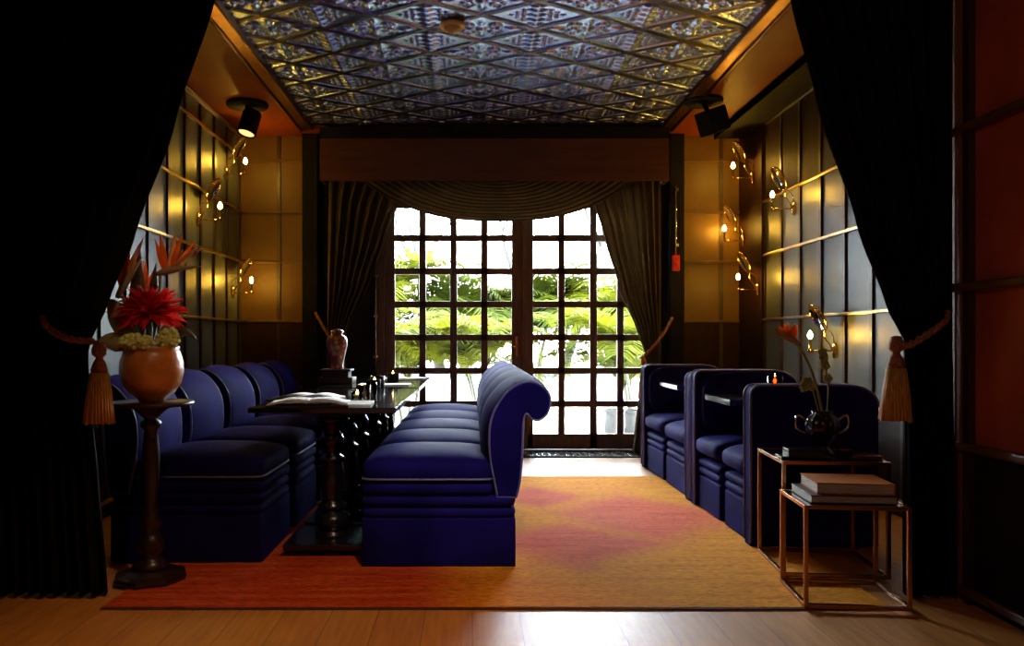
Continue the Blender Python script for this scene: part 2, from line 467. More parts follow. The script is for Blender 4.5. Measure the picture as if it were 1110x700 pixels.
# back wall with the door opening
DX0, DX1, DZ = -.93, 1.86, 2.72
b = MB()
b.box(XL-.15, DX0, YB, YB+.15, 0, ZC); b.box(DX1, XR+.15, YB, YB+.15, 0, ZC); b.box(DX0, DX1, YB, YB+.15, DZ, ZC)
wb = b.build('wall_back', M['panel_lamplit']); struct(wb, 'leather panelled back wall around the french doors, coloured as lit by the lamps', 'wall')
t = MB(); r = MB(); f = MB()
for xs in ((XL, -1.925, -1.67), (2.08, 2.475, XR)):
    for x in (xs[1],): t.box(x-.018, x+.018, YB-.016, YB, 0, ZC)
    for z in RAILS+[2.90]: r.box(xs[0], xs[2], YB-.022, YB, z-.012, z+.012)
    f.box(xs[0], xs[2], YB-.01, YB, 0, 1.30)
t.build('wall_batten', M['batten'], wb); r.build('wall_rail', M['railwood'], wb, bevel=.003)
f.build('wall_dado', M['frieze'], wb)
p = MB()
for (x0, x1) in ((-1.67, -1.52), (1.94, 2.08)): p.box(x0, x1, YB-.12, YB, 0, ZC)
p.box(-1.52, DX0-.02, YB-.02, YB, 0, ZC); p.box(DX1+.02, 1.94, YB-.02, YB, 0, ZC)
p.build('wall_pilaster', M['blackmatte'], wb, bevel=.004)

# front room walls (the room the camera stands in)
def front_wall(name, X, sgn, label):
    b = MB(); b.box(min(X, X-sgn*.7), max(X, X-sgn*.7), -2.2, YF, 0, 3.4)
    w = b.build(name, M['mahogany']); struct(w, label, 'wall')
    t = MB(); r = MB(); f = MB()
    s0, s1 = sorted((X, X+sgn*.03))
    for y in (3.33, 2.62, 1.9, 1.2, .5, -.2): t.box(s0, s1, y-.02, y+.02, 0, 3.4)
    t.box(s0, s1, YF-.05, YF, 0, 3.4)
    for z in (.05, .655, 1.33, 2.0, 2.67): r.box(*sorted((X, X+sgn*.038)), -2.2, YF, z-.018, z+.018)
    for k in range(5): f.box(*sorted((X, X+sgn*(.012+.006*(k % 2)))), 3.36+.022*k, 3.382+.022*k, 0, 3.4)
    d = MB(); d.box(*sorted((X, X+sgn*.006)), -2.2, YF, 0, .655)
    d.build('wall_dado', M['blackmatte'], w)
    t.build('wall_batten', M['batten'], w); r.build('wall_rail', M['railwood'], w, bevel=.008); f.build('wall_flute', M['flute'], w)
    return w
front_wall('wall_front_right', FXR, -1, 'mahogany panelled near wall with fluted strip beside the black drape')
front_wall('wall_front_left', FXL, 1, 'dark mahogany panelled near wall beside the urn drape')
b = MB(); b.box(-2.8, 2.8, -2.35, -2.2, 0, 3.4)
struct(b.build('wall_front', M['mahogany']), 'mahogany wall of the front room facing the doors', 'wall')

# ceilings: lacquered soffit round a pressed tin field
TX0, TX1, TY1 = -1.60, 1.87, 7.62
b = MB()
b.box(XL-.15, TX0, YF, YB+.15, ZC, ZC+.1); b.box(TX1, XR+.15, YF, YB+.15, ZC, ZC+.1); b.box(TX0, TX1, TY1, YB+.15, ZC, ZC+.1)
b.box(-2.8, 2.95, -2.35, YF, ZC+.03, ZC+.15)
struct(b.build('ceiling', M['soffit']), 'copper brown lacquered soffit around the pressed tin field', 'ceiling')

def tin():
    cu, cv = .70, .43
    x0, x1, y0, y1 = TX0, TX1, YF, TY1
    nx, ny = 520, 640
    X, Y = np.meshgrid(np.linspace(x0, x1, nx), np.linspace(y0, y1, ny))
    u = (X - (-.29))/cu; v = (Y - 5.25)/cv
    A = u+v; B = u-v
    da = np.abs(A-np.round(A)); db = np.abs(B-np.round(B))
    k = 1/math.hypot(1/cu, 1/cv)              # metres per unit of A
    d = np.minimum(da, db)*k
    h = .009*np.clip((.024-d)/.006, 0, 1) - .004*np.exp(-((d-.008)/.004)**2)
    # local coordinates in each diamond
    a = A-np.floor(A)-.5; bb = B-np.floor(B)-.5
    lu = (a+bb)/2*cu; lv = (a-bb)/2*cv        # metres from the diamond's centre
    ia = np.floor(A).astype(int); ib = np.floor(B).astype(int)
    onspine = ((ia+ib) % 2) != 0
    inside = np.clip((d-.030)/.012, 0, 1)
    # scroll diamonds
    s = np.zeros_like(X)
    for sx in (-1, 1):
        for sy in (-1, 1):
            px, py = sx*lu, sy*lv
            r = np.hypot(px-.085, py-.046); th = np.arctan2(py-.046, px-.085)
            s += .013*np.exp(-((r-.036-.006*np.cos(th))/.011)**2)*np.clip((th+2.7)/.3, 0, 1)
            s += .012*np.exp(-(r/.015)**2)
            s += .013*np.exp(-((py-.012-.10*np.abs(px-.19))/.013)**2)*np.exp(-((px-.20)/.055)**2)
        s += .010*np.exp(-((sx*lu-.255)/.03)**2-(lv/.010)**2)
    s += .018*np.exp(-((lu/.045)**2+(lv/.030)**2))
    for sy in (-1, 1):
        s += .012*np.exp(-((lu/.020)**2+((sy*lv-.085)/.045)**2))
    # spine diamonds: leafy central palmette, rows of beads to the sides
    lob = .5+.5*np.cos(lv*2*PI/.072)
    q = .016*np.exp(-(lu/(.022+.035*lob))**2)*(.55+.45*lob)
    for sx in (-1, 1):
        for off in (.085, .125, .165):
            q += .010*np.exp(-((sx*lu-off)/.013)**2)*(.5+.5*np.cos(lv*2*PI/.036))*np.clip((.175-off*.85-np.abs(lv))/.02, 0, 1)
    h = h + inside*np.where(onspine, q, s)
    Z = ZC+.035 - h*1.35
    V = np.stack([X, Y, Z], -1).reshape(-1, 3)
    i = np.arange(nx-1)[None, :]+np.arange(ny-1)[:, None]*nx
    F = np.stack([i, i+nx, i+nx+1, i+1], -1).reshape(-1, 4)
    me = bpy.data.meshes.new('ceiling_tin')
    me.from_pydata(V.tolist(), [], F.tolist())
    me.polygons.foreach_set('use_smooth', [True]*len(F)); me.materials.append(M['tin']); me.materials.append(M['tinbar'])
    bar = (d < .021)[:-1, :-1].reshape(-1).astype(int)  # lattice faces that take the painted dark
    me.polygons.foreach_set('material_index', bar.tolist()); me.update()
    o = bpy.data.objects.new('ceiling_tin', me); col.objects.link(o)
    struct(o, 'pressed tin ceiling field embossed with diamond lattice and scrolls', 'ceiling')
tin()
b = MB(); b.box(TX0-.1, TX1+.1, YF, TY1+.1, ZC+.055, ZC+.1)
struct(b.build('ceiling_backing', M['blackmatte']), 'dark board above the pressed tin field', 'ceiling')
b = MB()
for (xa, sg) in ((TX0, 1), (TX1, -1)):
    x0, x1 = sorted((xa-sg*.05, xa+sg*.07))
    b.box(x0, x1, YF, TY1, ZC-.012, ZC+.05)
    b.tube([(xa-sg*.045, YF, ZC-.016), (xa-sg*.045, TY1, ZC-.016)], .014)
    b.tube([(xa+sg*.06, YF, ZC-.012), (xa+sg*.06, TY1, ZC-.012)], .009)
struct(b.build('trim_1', M['gilt']), 'gilded moulding framing the pressed tin field', 'moulding')
# cornices
b = MB(); b.box(2.36, XR, YF, 7.75, 3.08, ZC)
b.box(2.36, 2.38, YF, 7.75, 3.07, ZC)
struct(b.build('trim_2', M['blackmatte'], bevel=.004), 'black box cornice above the booth wall', 'cornice')
b = MB(); b.tube([(XL+.03, YF, ZC-.03), (XL+.03, YB, ZC-.03)], .02)
struct(b.build('trim_3', M['rail']), 'thin bronze cornice bead above the chair wall', 'cornice')
b = MB(); b.tube([(XR-.03, YF, 3.07), (XR-.03, 7.28, 3.07)], .014)
struct(b.build('trim_4', M['steel']), 'thin bright bead under the black cornice', 'cornice')

# ------------------------------------------------------------------ french doors
door = thing('door_1', 'dark wooden french doors with small square glass panes to the garden', 'door', (0,YB,0)); door['kind'] = 'structure'
f = MB()
f.box(DX0, DX0+.055, .0, .14, 0, DZ); f.box(DX1-.055, DX1, .0, .14, 0, DZ); f.box(DX0, DX1, .0, .14, DZ-.06, DZ)
f.box(DX0, DX1, 0, .14, 0, .02)
f.build('door_frame', M['doorwood'], door, bevel=.004)
leaf_x = [(-.874,-.189),(-.187,.524),(.526,1.211),(1.213,1.804)]
for i, (x0, x1) in enumerate(leaf_x):
    lf = MB()
    y0, y1 = .03, .085
    sl = (.10,.034,.082,.034)[i]
    sr = .034 if i in (0, 2) else .130 if i == 1 else .062
    zb, zt = .025, DZ-.065
    lf.box(x0, x0+sl, y0, y1, zb, zt); lf.box(x1-sr, x1, y0, y1, zb, zt)
    lf.box(x0, x1, y0, y1, zb, .175); lf.box(x0, x1, y0, y1, zt-.08, zt)
    xm = (x0+sl+x1-sr)/2
    if i == 3: xm = x0+.034+.235
    lf.box(xm-.033, xm+.033, y0+.005, y1-.005, .175, zt-.08)
    z = .175
    while z+.33 < zt-.02:
        lf.box(x0+sl, x1-sr, y0+.005, y1-.005, z+.268, z+.332); z += .332
    dl = lf.build('door_leaf', M['doorwood'], door, bevel=.004)
    gp = MB(); gp.box(x0+sl-.005, x1-sr+.005, .052, .058, .17, zt-.075)
    gp.build('door_glass', M['glass'], dl)
for xj in (-.188, 1.212):
    f = MB(); f.box(xj-.014, xj+.014, .084, .096, .025, DZ-.065); f.build('door_stile', M['doorwood'], door, bevel=.003)
# cover strip on the meeting stiles and a handle
f = MB(); f.box(.50, .552, .018, .095, .025, DZ-.065); f.build('door_stile', M['doorwood'], door, bevel=.004)
f = MB(); f.box(.43, .455, .012, .03, .95, 1.15); f.tube([(.442, .02, 1.05), (.442, -.03, 1.05), (.37, -.035, 1.05)], .009)
f.build('door_handle', M['brass'], door)

# slim rod added for the glint on the frame edge, another beside the drape
b = MB(); b.tube([(-.955, 7.845, .80), (-.955, 7.845, 1.84)], .011)
for z in (.95, 1.35, 1.75): b.box(-.975, -.935, 7.845, 7.885, z-.012, z+.012)
tag(b.build('glint_rod', M['steel']), 'slim steel rod added as the glint on the door frame behind the painted jar', 'rod')
b = MB(); b.tube([(1.99, 7.755, 1.942), (1.99, 7.755, 2.62)], .007)
b.box(1.975, 2.005, 7.70, 7.78, 2.02, 2.05); b.box(1.975, 2.005, 7.70, 7.78, 2.56, 2.59)
tag(b.build('pull_rod', M['steel']), 'thin steel rod on the dark pilaster above the red fitting', 'rod')
b = MB(); b.box(1.955, 2.025, 7.735, 7.78, 1.79, 1.94); b.tube([(1.99, 7.735, 1.86), (1.99, 7.72, 1.86)], .02)
tag(b.build('call_point', M['redfit'], bevel=.006), 'small red fitting on the dark pilaster beside the tied brown curtain', 'fitting')

# ------------------------------------------------------------------ pelmet, swag, brown curtains
pel = thing('pelmet', 'wide brown wooden pelmet board above the french doors', 'pelmet', (.21, 7.56, 2.63))
b = MB(); b.box(-1.66, 1.66, -.02, .02, 0, .40); b.build('board', M['pelmet'], pel, bevel=.004)
b = MB(); b.box(-1.66, 1.66, -.02, .20, .40, .508); b.build('top_box', M['blackmatte'], pel)  # upper part of the pelmet in black: shadow put into the colour
for x0 in (-1.66, 1.63):
    b = MB(); b.box(x0, x0+.03, .02, .205, 0, .40); b.build('side_return', M['pelmet'], pel)

def swag():
    xc, W, D, zt, y0 = .25, 1.40, .47, 2.72, 7.64
    b = MB()
    def P(u, v):
        t = 2*u-1
        w = W*(.06+.94*v)
        n = 15
        ph = v*n
        fold = .5+.5*math.cos(2*PI*ph)
        z = zt - D*v*(1-abs(t)**2.6) - .010*math.sin(2*PI*ph)*(1-abs(t)**3)
        y = y0 - .008 - .045*fold*(1-.6*abs(t)**2) - .02*v*(1-t*t)
        return (xc+w*t, y+.03, z)
    b.grid(P, 60, 150)
    o = b.build('swag_valance', M['drape'], solid=.004)
    tag(o, 'swagged brown valance hanging in curved folds below the pelmet board', 'valance')
swag()

def curtain(name, m, label, y0, xl, xr, zt, zb, nf, amp, group=None, nz=60, nx=160, gather=None, yoff=None):
    """pleated cloth; xl/xr: tables of (height fraction from top, x)"""
    b = MB()
    def P(u, v):
        a = interp(xl, v); c = interp(xr, v)
        z = zt+(zb-zt)*v
        pin = 1.0
        if gather: pin = .55+.45*min(1, abs(v-gather)/.18)
        ph = 2*PI*nf*u
        y = y0 - pin*amp*(math.sin(ph)+.3*math.sin(2.3*ph+1+2*v)) + (yoff(u, v) if yoff else 0)
        xx = a+(c-a)*u + .25*(c-a)/nf*math.sin(ph*1.0+.6)*.5
        return (xx, y, z)
    b.grid(P, nx, nz)
    return tag(b.build(name, m, solid=.005), label, 'curtain', group)
# behind the pelmet, z from 2.74 to floor
T = lambda z: (2.74-z)/(2.74-.01)
curtain('brown_curtain', M['drape'], 'brown curtain tied back behind the painted jar', 7.72,
        [(0,-1.40),(T(1.1),-1.41),(1,-1.42)],
        [(0,-.52),(T(2.42),-.74),(T(2.1),-.85),(T(1.7),-1.0),(T(1.3),-1.18),(T(1.08),-1.27),(T(.8),-1.22),(1,-1.15)], 2.74, .01, 7, .040, gather=T(1.08))
curtain('brown_curtain', M['drape'], 'brown curtain tied back beside the nearest booth to the doors', 7.72,
        [(0,1.05),(T(2.5),1.16),(T(2.1),1.28),(T(1.6),1.43),(T(1.2),1.60),(T(.98),1.68),(T(.7),1.63),(1,1.55)],
        [(0,1.81),(T(1.0),1.82),(1,1.82)], 2.74, .01, 7, .040, gather=T(.98))

def tassel(parent, c, top, bot, r, m='tassel'):
    x, y = c
    L = top-bot
    b = MB()
    b.lathe([(0,top),(r*.35,top-.01*L),(r*.55,top-.10*L),(r*.5,top-.16*L),(r*.25,top-.20*L),(r*.45,top-.26*L),(r*.62,top-.34*L),(r*.5,top-.40*L),(0,top-.41*L)], 14, (x,y,0))
    b.build('tassel_head', M['rope'], parent)
    k = MB()
    n = 26
    for ring, rr in ((0, 1.0), (1, .62), (2, .25)):
        for i in range(n if ring == 0 else n//2):
            a = 2*PI*i/(n if ring == 0 else n//2)+ring*.3
            q = random.uniform(.9, 1.1)
            k.tube([(x+.55*r*rr*math.cos(a), y+.55*r*rr*math.sin(a), top-.38*L),
                    (x+.8*r*rr*math.cos(a), y+.8*r*rr*math.sin(a), top-.65*L),
                    (x+q*r*rr*math.cos(a+.05), y+q*r*rr*math.sin(a+.05), bot+random.uniform(0,.03)*L)], r*.13, 5)
    k.build('tassel_skirt', M[m], parent)

def tieback(label, pts, tc, top, bot, r, rr):
    t = thing('curtain_tieback', label, 'tieback', (0,0,0))
    for s in (-1, 1):
        b = MB()
        base = crom(pts, 8)
        pp = []
        for i, p in enumerate(base):
            a = i*1.1 + (0 if s < 0 else PI)
            pp.append(p+Vector((0, math.cos(a)*rr*.8, math.sin(a)*rr*.8)))
        b.tube(pp, rr, 6); b.build('rope', M['rope'], t)
    tassel(t, tc, top, bot, r)
    return t
tieback('rust rope tieback with tassel around the brown curtain beside the booth', [(1.95,7.74,1.33),(1.86,7.66,1.20),(1.76,7.62,1.08),(1.66,7.62,.97),(1.63,7.66,.94)], (1.64,7.60), .95, .55, .05, .012)
tieback('rust rope tieback around the brown curtain behind the painted jar', [(-1.53,7.74,1.38),(-1.45,7.66,1.26),(-1.36,7.62,1.13),(-1.28,7.62,1.06),(-1.24,7.66,1.04)], (-1.26,7.60), 1.05, .65, .05, .012)

# ------------------------------------------------------------------ black front drapes
Z0 = ZC+.02
T2 = lambda z: (Z0-z)/(Z0-.01)
curtain('black_drape', M['blackdrape'], 'black floor length drape tied back beside the urn of flowers', 3.42,
        [(0,-2.08),(1,-2.08)],
        [(0,-.92),(T2(2.58),-1.12),(T2(2.04),-1.29),(T2(1.56),-1.46),(T2(1.25),-1.58),(T2(1.08),-1.66),(T2(.9),-1.66),(T2(.5),-1.62),(1,-1.58)], Z0, .01, 9, .035, gather=T2(1.08))
curtain('black_drape', M['blackdrape'], 'black floor length drape tied back beside the nesting tables', 3.42,
        [(0,1.20),(T2(2.58),1.36),(T2(2.1),1.48),(T2(1.6),1.65),(T2(1.25),1.78),(T2(1.10),1.86),(T2(.9),1.86),(T2(.5),1.86),(1,1.86)],
        [(0,2.07),(1,2.07)], Z0, .01, 8, .035, gather=T2(1.1))
tieback('twisted rope tieback with a gold tassel on the black drape by the nesting tables', [(2.06,3.44,1.24),(2.0,3.35,1.19),(1.92,3.32,1.14),(1.84,3.32,1.09),(1.80,3.36,1.08)], (1.795,3.36), 1.125, .76, .058, .010)
tieback('twisted rope tieback with a rust gold tassel on the black drape by the urn', [(-1.82,3.36,1.20),(-1.79,3.33,1.17),(-1.75,3.32,1.14),(-1.68,3.32,1.11),(-1.60,3.36,1.10)], (-1.575,3.35), 1.10, .75, .056, .010)

# ------------------------------------------------------------------ rug
RX0, RX1, RY0, RY1 = -1.52, 1.72, 3.26, 6.43
rug = thing('rug', 'worn orange gold rug with pink lozenges spread under the chairs', 'rug', ((RX0+RX1)/2, (RY0+RY1)/2, 0))
hx, hy = (RX1-RX0)/2, (RY1-RY0)/2
b = MB()
def P(u, v):
    x = -hx+2*hx*u; y = -hy+2*hy*v
    return (x, y, .009+.0015*mnoise.noise((x*3, y*3, 0)))
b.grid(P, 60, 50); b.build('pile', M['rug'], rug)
b = MB(); b.box(-hx-.004, hx+.004, -hy-.012, hy+.012, 0.0005, .007); b.build('binding', M['fringe'], rug)

# ------------------------------------------------------------------ velvet dining chairs
CW = .62
def chair_proto():
    t = thing('velvet_chair', 'x', 'chair')
    D = .37; hw = CW/2
    b = MB()
    out = [(0,0),(.745,0),(.745,.20),(.743,.235),(.002,.235),(.0,.20)]
    b.extrude([(x-D, z) for x, z in out], -hw, hw, smooth=False, bev=.010)
    b.build('skirt', M['velvet'], t)
    for z in (.258, .313):
        b = MB(); b.ell((.372-D, 0, z), (.375, hw+.004, .033), .12, 44, 14, e2=.45)
        b.build('seat_band', M['velvet'], t)
    b = MB(); b.ell((.315-D, 0, .372), (.325, hw+.002, .040), .14, 44, 14, e2=.5)
    b.build('seat_platform', M['velvet'], t)
    b = MB(); b.ell((.318-D, 0, .455), (.325, hw, .072), .16, 48, 18, e2=.55)
    # crown the middle
    b.v = [(x, y, z+(.028*max(0,1-((x-.318+D)/.33)**2)*max(0,1-(y/hw)**2) if z > .455 else 0)) for x, y, z in b.v]
    c = b.build('seat_cushion', M['velvet'], t)
    pp = MB()
    n = 40
    sp = lambda x, p: math.copysign(abs(x)**p, x)
    pts = [(.318-D+.323*sp(math.cos(2*PI*i/n),.16), (hw-.002)*sp(math.sin(2*PI*i/n),.16), .42) for i in range(n)]
    pp.tube(pts, .006, 6, closed=True); pp.build('piping', M['piping'], c)
    ctl = [(.655,.33),(.638,.42),(.622,.50),(.614,.60),(.622,.70),(.655,.785),(.72,.862),(.80,.897),(.868,.880),(.915,.825),(.905,.745),(.862,.705),(.822,.712),(.80,.735),(.786,.70),
           (.782,.60),(.778,.50),(.768,.40),(.750,.33)]
    o2 = [(p.x-D, p.y) for p in crom([(a, b_, 0) for a, b_ in ctl], 5)]
    wt = [1 if k < 22 else 1-(k-22)/18*.6 if k < 40 else .4*max(0, 1-(k-40)/12) for k in range(len(o2))]
    b = MB(); b.crowned(o2, hw-.004, wt); bk = b.build('backrest', M['velvet'], t)
    for sg in (-1, 1):
        pp = MB(); pp.tube([(x, sg*(hw-.012), z) for x, z in MB.inset(o2, .004)], .0065, 6, closed=True)
        pp.build('piping', M['piping'], bk)
    return t
proto = chair_proto()
nth = ['nearest', 'second nearest', 'third nearest', 'fourth nearest', 'farthest']
def chair_label(k, row):
    if k == 0: return f'navy velvet roll-back chair, nearest the camera in the {row}'
    if k == 4: return f'navy velvet roll-back chair, nearest the doors in the {row}'
    w = {1: 'second', 2: 'third', 3: 'fourth'}[k]
    return f'navy velvet roll-back chair, {w} from the camera in the {row}'
first = True
for k in range(5):
    o = proto if k == 0 else copy_tree(proto)
    o.location = (-.165, 3.84+.31+.66*k, .0105); o.rotation_euler.z = 0
    tag(o, chair_label(k, 'row facing the wall'), 'chair', 'velvet chairs backing on to the open rug')
for k in range(5):
    o = copy_tree(proto)
    o.location = (-1.41, 3.90+.32+.76*k, .0105); o.rotation_euler.z = PI
    tag(o, chair_label(k, 'row behind the urn'), 'chair', 'velvet chairs along the panelled wall')

# ------------------------------------------------------------------ long tables with turned columns
def table_proto(L):
    t = thing('column_table', 'x', 'table')
    b = MB(); b.box(-.366, .366, -L/2, L/2, .735, .762); b.build('tabletop', M['tableglass'], t, bevel=.003)
    b = MB(); b.box(-.16, .16, -L/2+.26, L/2-.26, .705, .733); b.build('apron', M['black'], t, bevel=.003)
    prof = [(0,.06),(.085,.06),(.088,.075),(.07,.085),(.066,.10),(.092,.125),(.096,.15),(.085,.175),(.06,.19),(.056,.20),(.075,.21),(.077,.225),(.055,.238),(.05,.26),
            (.062,.32),(.064,.38),(.058,.43),(.05,.45),(.066,.46),(.067,.475),(.046,.49),(.042,.51),(.06,.545),(.064,.575),(.05,.60),(.042,.612),(.058,.622),(.06,.638),(.07,.655),(.085,.67),(.09,.686),(0,.686)]
    for yy in (-L/2+.30, 0, L/2-.30):
        b = MB(); b.lathe(prof, 28, (0,yy,0)); c = b.build('column', M['black'], t)
        b = MB(); b.box(-.215, .205, yy-.21, yy+.21, .03, .062)
        fb = b.build('foot_plate', M['black'], t, bevel=.006)
        f = MB()
        for sx in (-1, 1):
            for sy in (-1, 1): f.ell((sx*.17, yy+sy*.17, .0165), (.026,.026,.0165), 1, 12, 8)
        f.build('bun_foot', M['black'], fb)
    return t
tp = table_proto(1.60)
tp.location = (-.745, 4.72, .0105); tag(tp, 'black glass topped column table nearest the camera, spread with white menus', 'table', 'black column tables between the chairs')
t2 = copy_tree(tp); t2.location = (-.745, 6.43, .0105); tag(t2, 'black glass topped column table near the doors, carrying the painted jar', 'table', 'black column tables between the chairs')
TT = .7725+.0003

# menus and papers
def menu(label, x, y, rz, w=.24, l=.31, n=4, open_=True):
    t = thing('menu', label, 'menu', (x, y, TT), rz, 'white menus on the black table')
    b = MB(); b.box(-w-.006, w+.006, -l/2-.006, l/2+.006, .0, .006); b.build('cover', M['leather_dark'], t, bevel=.002)
    for s in (-1, 1):
        b = MB()
        def P(u, v):
            q = .012*math.sin(PI*min(1, u*1.15))+.0105*(1-u)
            return (s*u*w, -l/2+l*v, .0065+q+.004)
        b.grid(P, 12, 2)
        b.build('page', M['paper'], t, solid=.006)
    return t
menu('open white menu at the near edge of the black table', -.84, 4.10, .10, w=.20, l=.29)
menu('open white menu behind the front menu, askew on the black table', -.93, 4.47, -.12, w=.18, l=.28)
def sheet(label, x, y, rz, w, l, h):
    b = MB(); b.box(-w/2, w/2, -l/2, l/2, 0, h)
    o = b.build('menu_sheet', M['paper'], bevel=.001); o.location = (x, y, TT); o.rotation_euler.z = rz
    return tag(o, label, 'menu')
sheet('white sheet lying by the glass tumbler on the near table', -.62, 4.13, .05, .20, .26, .010)
sheet('white sheet lying across the far table in front of the painted jar', -.66, 5.98, 0, .38, .22, .008)
sheet('white sheet at the far end of the table beside the doors', -.60, 6.95, 0, .40, .22, .008)

# votives
def votive(label, x, y, z, m, r=.035, h=.065, cat='candle'):
    t = thing('votive_candle', label, 'candle', (x, y, z), 0, 'votive candles')
    b = MB(); b.lathe([(0,0),(r,0),(r*1.05,h*.5),(r*1.08,h),(r*.95,h),(r*.93,h*.5),(r*.88,.006),(0,.006)], 24); b.build('holder', m, t)
    b = MB(); b.lathe([(0,.007),(r*.8,.007),(r*.8,h*.62),(0,h*.60)], 18); b.build('wax', M['wax'], t)
    b = MB(); b.lathe([(0,h*.62),(.004,h*.68),(.0075,h*.80),(.006,h*.98),(0,h*1.25)], 10); b.build('flame', M['flame'], t)
    return t
votive('lit candle in clear glass beside the menus on the near table', -.66, 4.55, TT, M['tumbler'], .034, .04)
votive('lit candle in clear glass in the middle of the near table', -.70, 5.05, TT, M['tumbler'], .034, .05)
votive('lit candle in a dark cup between the two tables', -.665, 5.40, TT, M['blackmatte'], .04, .07)
votive('lit candle in a dark cup beside the door side of the far table', -.62, 6.20, TT, M['blackmatte'], .045, .08)
# tumblers, dark bowl
def tumbler(label, x, y, r=.034, h=.085):
    b = MB(); b.lathe([(0,0),(r*.9,0),(r,h),(r*.92,h),(r*.82,.008),(0,.008)], 24)
    o = b.build('glass_tumbler', M['tumbler']); o.location = (x, y, TT)
    return tag(o, label, 'glass', 'glass tumblers on the table')
tumbler('clear glass tumbler next to the white sheet on the near table', -.60, 4.42)
tumbler('clear glass tumbler behind the candle in the middle of the near table', -.61, 4.80)
b = MB(); b.lathe([(0,0),(.05,0),(.055,.03),(.055,.075),(.048,.075),(.048,.01),(0,.01)], 24)
o = b.build('lacquer_cup', M['black']); o.location = (-.70, 5.85, TT); tag(o, 'round black lacquer cup on the far table beside the candle', 'cup')

# painted jar on a stepped wooden stand
sx, sy = -1.06, 6.22
t = thing('jar_stand', 'stepped red brown wooden stand under the painted jar', 'stand', (sx, sy, TT))
b = MB(); b.box(-.135, .135, -.11, .11, 0, .05); b.build('lower_block', M['stand'], t, bevel=.006)
b = MB(); b.box(-.10, .10, -.085, .085, .05, .095); b.build('upper_block', M['stand'], t, bevel=.006)
b = MB(); b.box(-.118, .118, -.1, .1, .095, .112); b.build('top_slab', M['stand'], t, bevel=.004)
t = thing('painted_jar', 'red and gold painted porcelain jar on the stepped stand', 'jar', (sx, sy, TT+.1125))
b = MB(); b.lathe([(0,0),(.048,0),(.05,.012),(.046,.03),(.052,.06),(.066,.12),(.080,.18),(.083,.215),(.072,.25),(.045,.268),(.040,.275),(.046,.285),(.038,.285),(0,.27)], 32); b.build('body', M['jar'], t)
b = MB(); b.lathe([(.0,.285),(.05,.285),(.052,.292),(.04,.305),(.02,.312),(0,.314)], 24); b.build('lid', M['jar'], t)

# ------------------------------------------------------------------ booths
BX0, BX1 = 1.50, 2.16
def booth(label, y0, facing, top, depth):
    """facing -1: sitter looks towards the camera (back at the far end)"""
    t = thing('velvet_booth', label, 'booth', ((BX0+BX1)/2, y0, .0112), 0, 'velvet booth seats along the wall')
    hw = (BX1-BX0)/2
    d = depth
    f = 1 if facing > 0 else -1              # back lies at -f side
    b = MB()
    ya, yb = sorted((0, f*d))
    b.box(-hw, hw, ya, yb, 0, .215); b.build('skirt', M['velvet'], t, bevel=.012)
    for z in (.245, .30):
        b = MB(); b.ell((0, f*d/2, z), (hw+.006, d/2+.004, .034), .12, 44, 12, e2=.5); b.build('seat_band', M['velvet'], t)
    b = MB(); b.ell((-.02, f*d/2, .41), (hw+.01, d/2+.01, .075), .22, 44, 16, e2=.6)
    b.v = [(x, y, z+(.022*max(0, 1-(x/hw)**2) if z > .41 else 0)) for x, y, z in b.v]
    b.build('seat_cushion', M['velvet'], t)
    # back panel with rounded top corner away from the aisle
    o2 = [(-hw-.02, .0), (hw, 0)]
    R = .16
    o2 += [(hw-R+R*math.cos(a), top-R*.7+R*.7*math.sin(a)) for a in [PI/2*i/6 for i in range(7)]]
    r = .05
    o2 += [(-hw-.02+r-r*math.sin(a), top-r+r*math.cos(a)) for a in [PI/2*i/5 for i in range(6)]]
    ya, yb = sorted((0, -f*.11))
    b = MB(); b.extrude(o2, ya, yb, smooth=False, bev=.012); bk = b.build('back_panel', M['velvet'], t)
    for yy in (ya+.006, yb-.006):
        p = MB(); p.tube([(x, yy, z) for x, z in o2[2:]] + [(-hw-.02, yy, .02)], .0075, 6); p.build('piping', M['piping'], bk)
    # tufted inner back
    b = MB(); b.ell((0, f*.03, (top+.46)/2), (hw-.01, .05, (top-.48)/2), .2, 36, 14, e2=.5); b.build('back_cushion', M['velvet'], t)
    return t
booth('velvet booth seat with its back against the brown curtain', 6.83, -1, .885, .60)
booth('velvet booth seat sharing a table with the seat by the brown curtain', 5.52, 1, .875, .62)
booth('velvet booth seat back to back with the one behind, facing the candle', 5.27, -1, .895, .46)
booth('velvet booth seat with its tall black back right behind the flower vase', 4.32, 1, .855, .40)
def booth_table(label, y, ya, yb, x0):
    t = thing('booth_table', label, 'table', (1.96, y, 0), 0, 'small booth tables')
    b = MB(); b.box(x0-1.96, .24, ya-y, yb-y, .735, .77); b.build('tabletop', M['tableglass'], t, bevel=.003)
    b = MB(); b.lathe([(0,0),(.033,0),(.033,.015),(.026,.03),(.024,.06),(.024,.70),(.06,.73),(.06,.735),(0,.735)], 24, (.0,0,0)); b.build('pedestal', M['black'], t)
    return t
booth_table('dark table slab of the booth nearest the doors', 6.185, 5.97, 6.52, 1.54)
booth_table('dark table slab of the booth carrying the red glass candle', 4.765, 4.50, 4.98, 1.46)

t = thing('votive_candle', 'lit candle in a red glass on the booth table', 'candle', (1.80, 4.72, .7705))
b = MB(); b.lathe([(0,0),(.038,0),(.042,.05),(.045,.125),(.041,.125),(.038,.05),(.033,.008),(0,.008)], 24); b.build('holder', M['redpane'], t)
b = MB(); b.lathe([(0,.009),(.033,.009),(.036,.075),(0,.074)], 18); b.build('wax', M['wax'], t)
b = MB(); b.lathe([(0,.075),(.005,.083),(.009,.095),(.006,.115),(0,.14)], 10); b.build('flame', M['flame'], t)

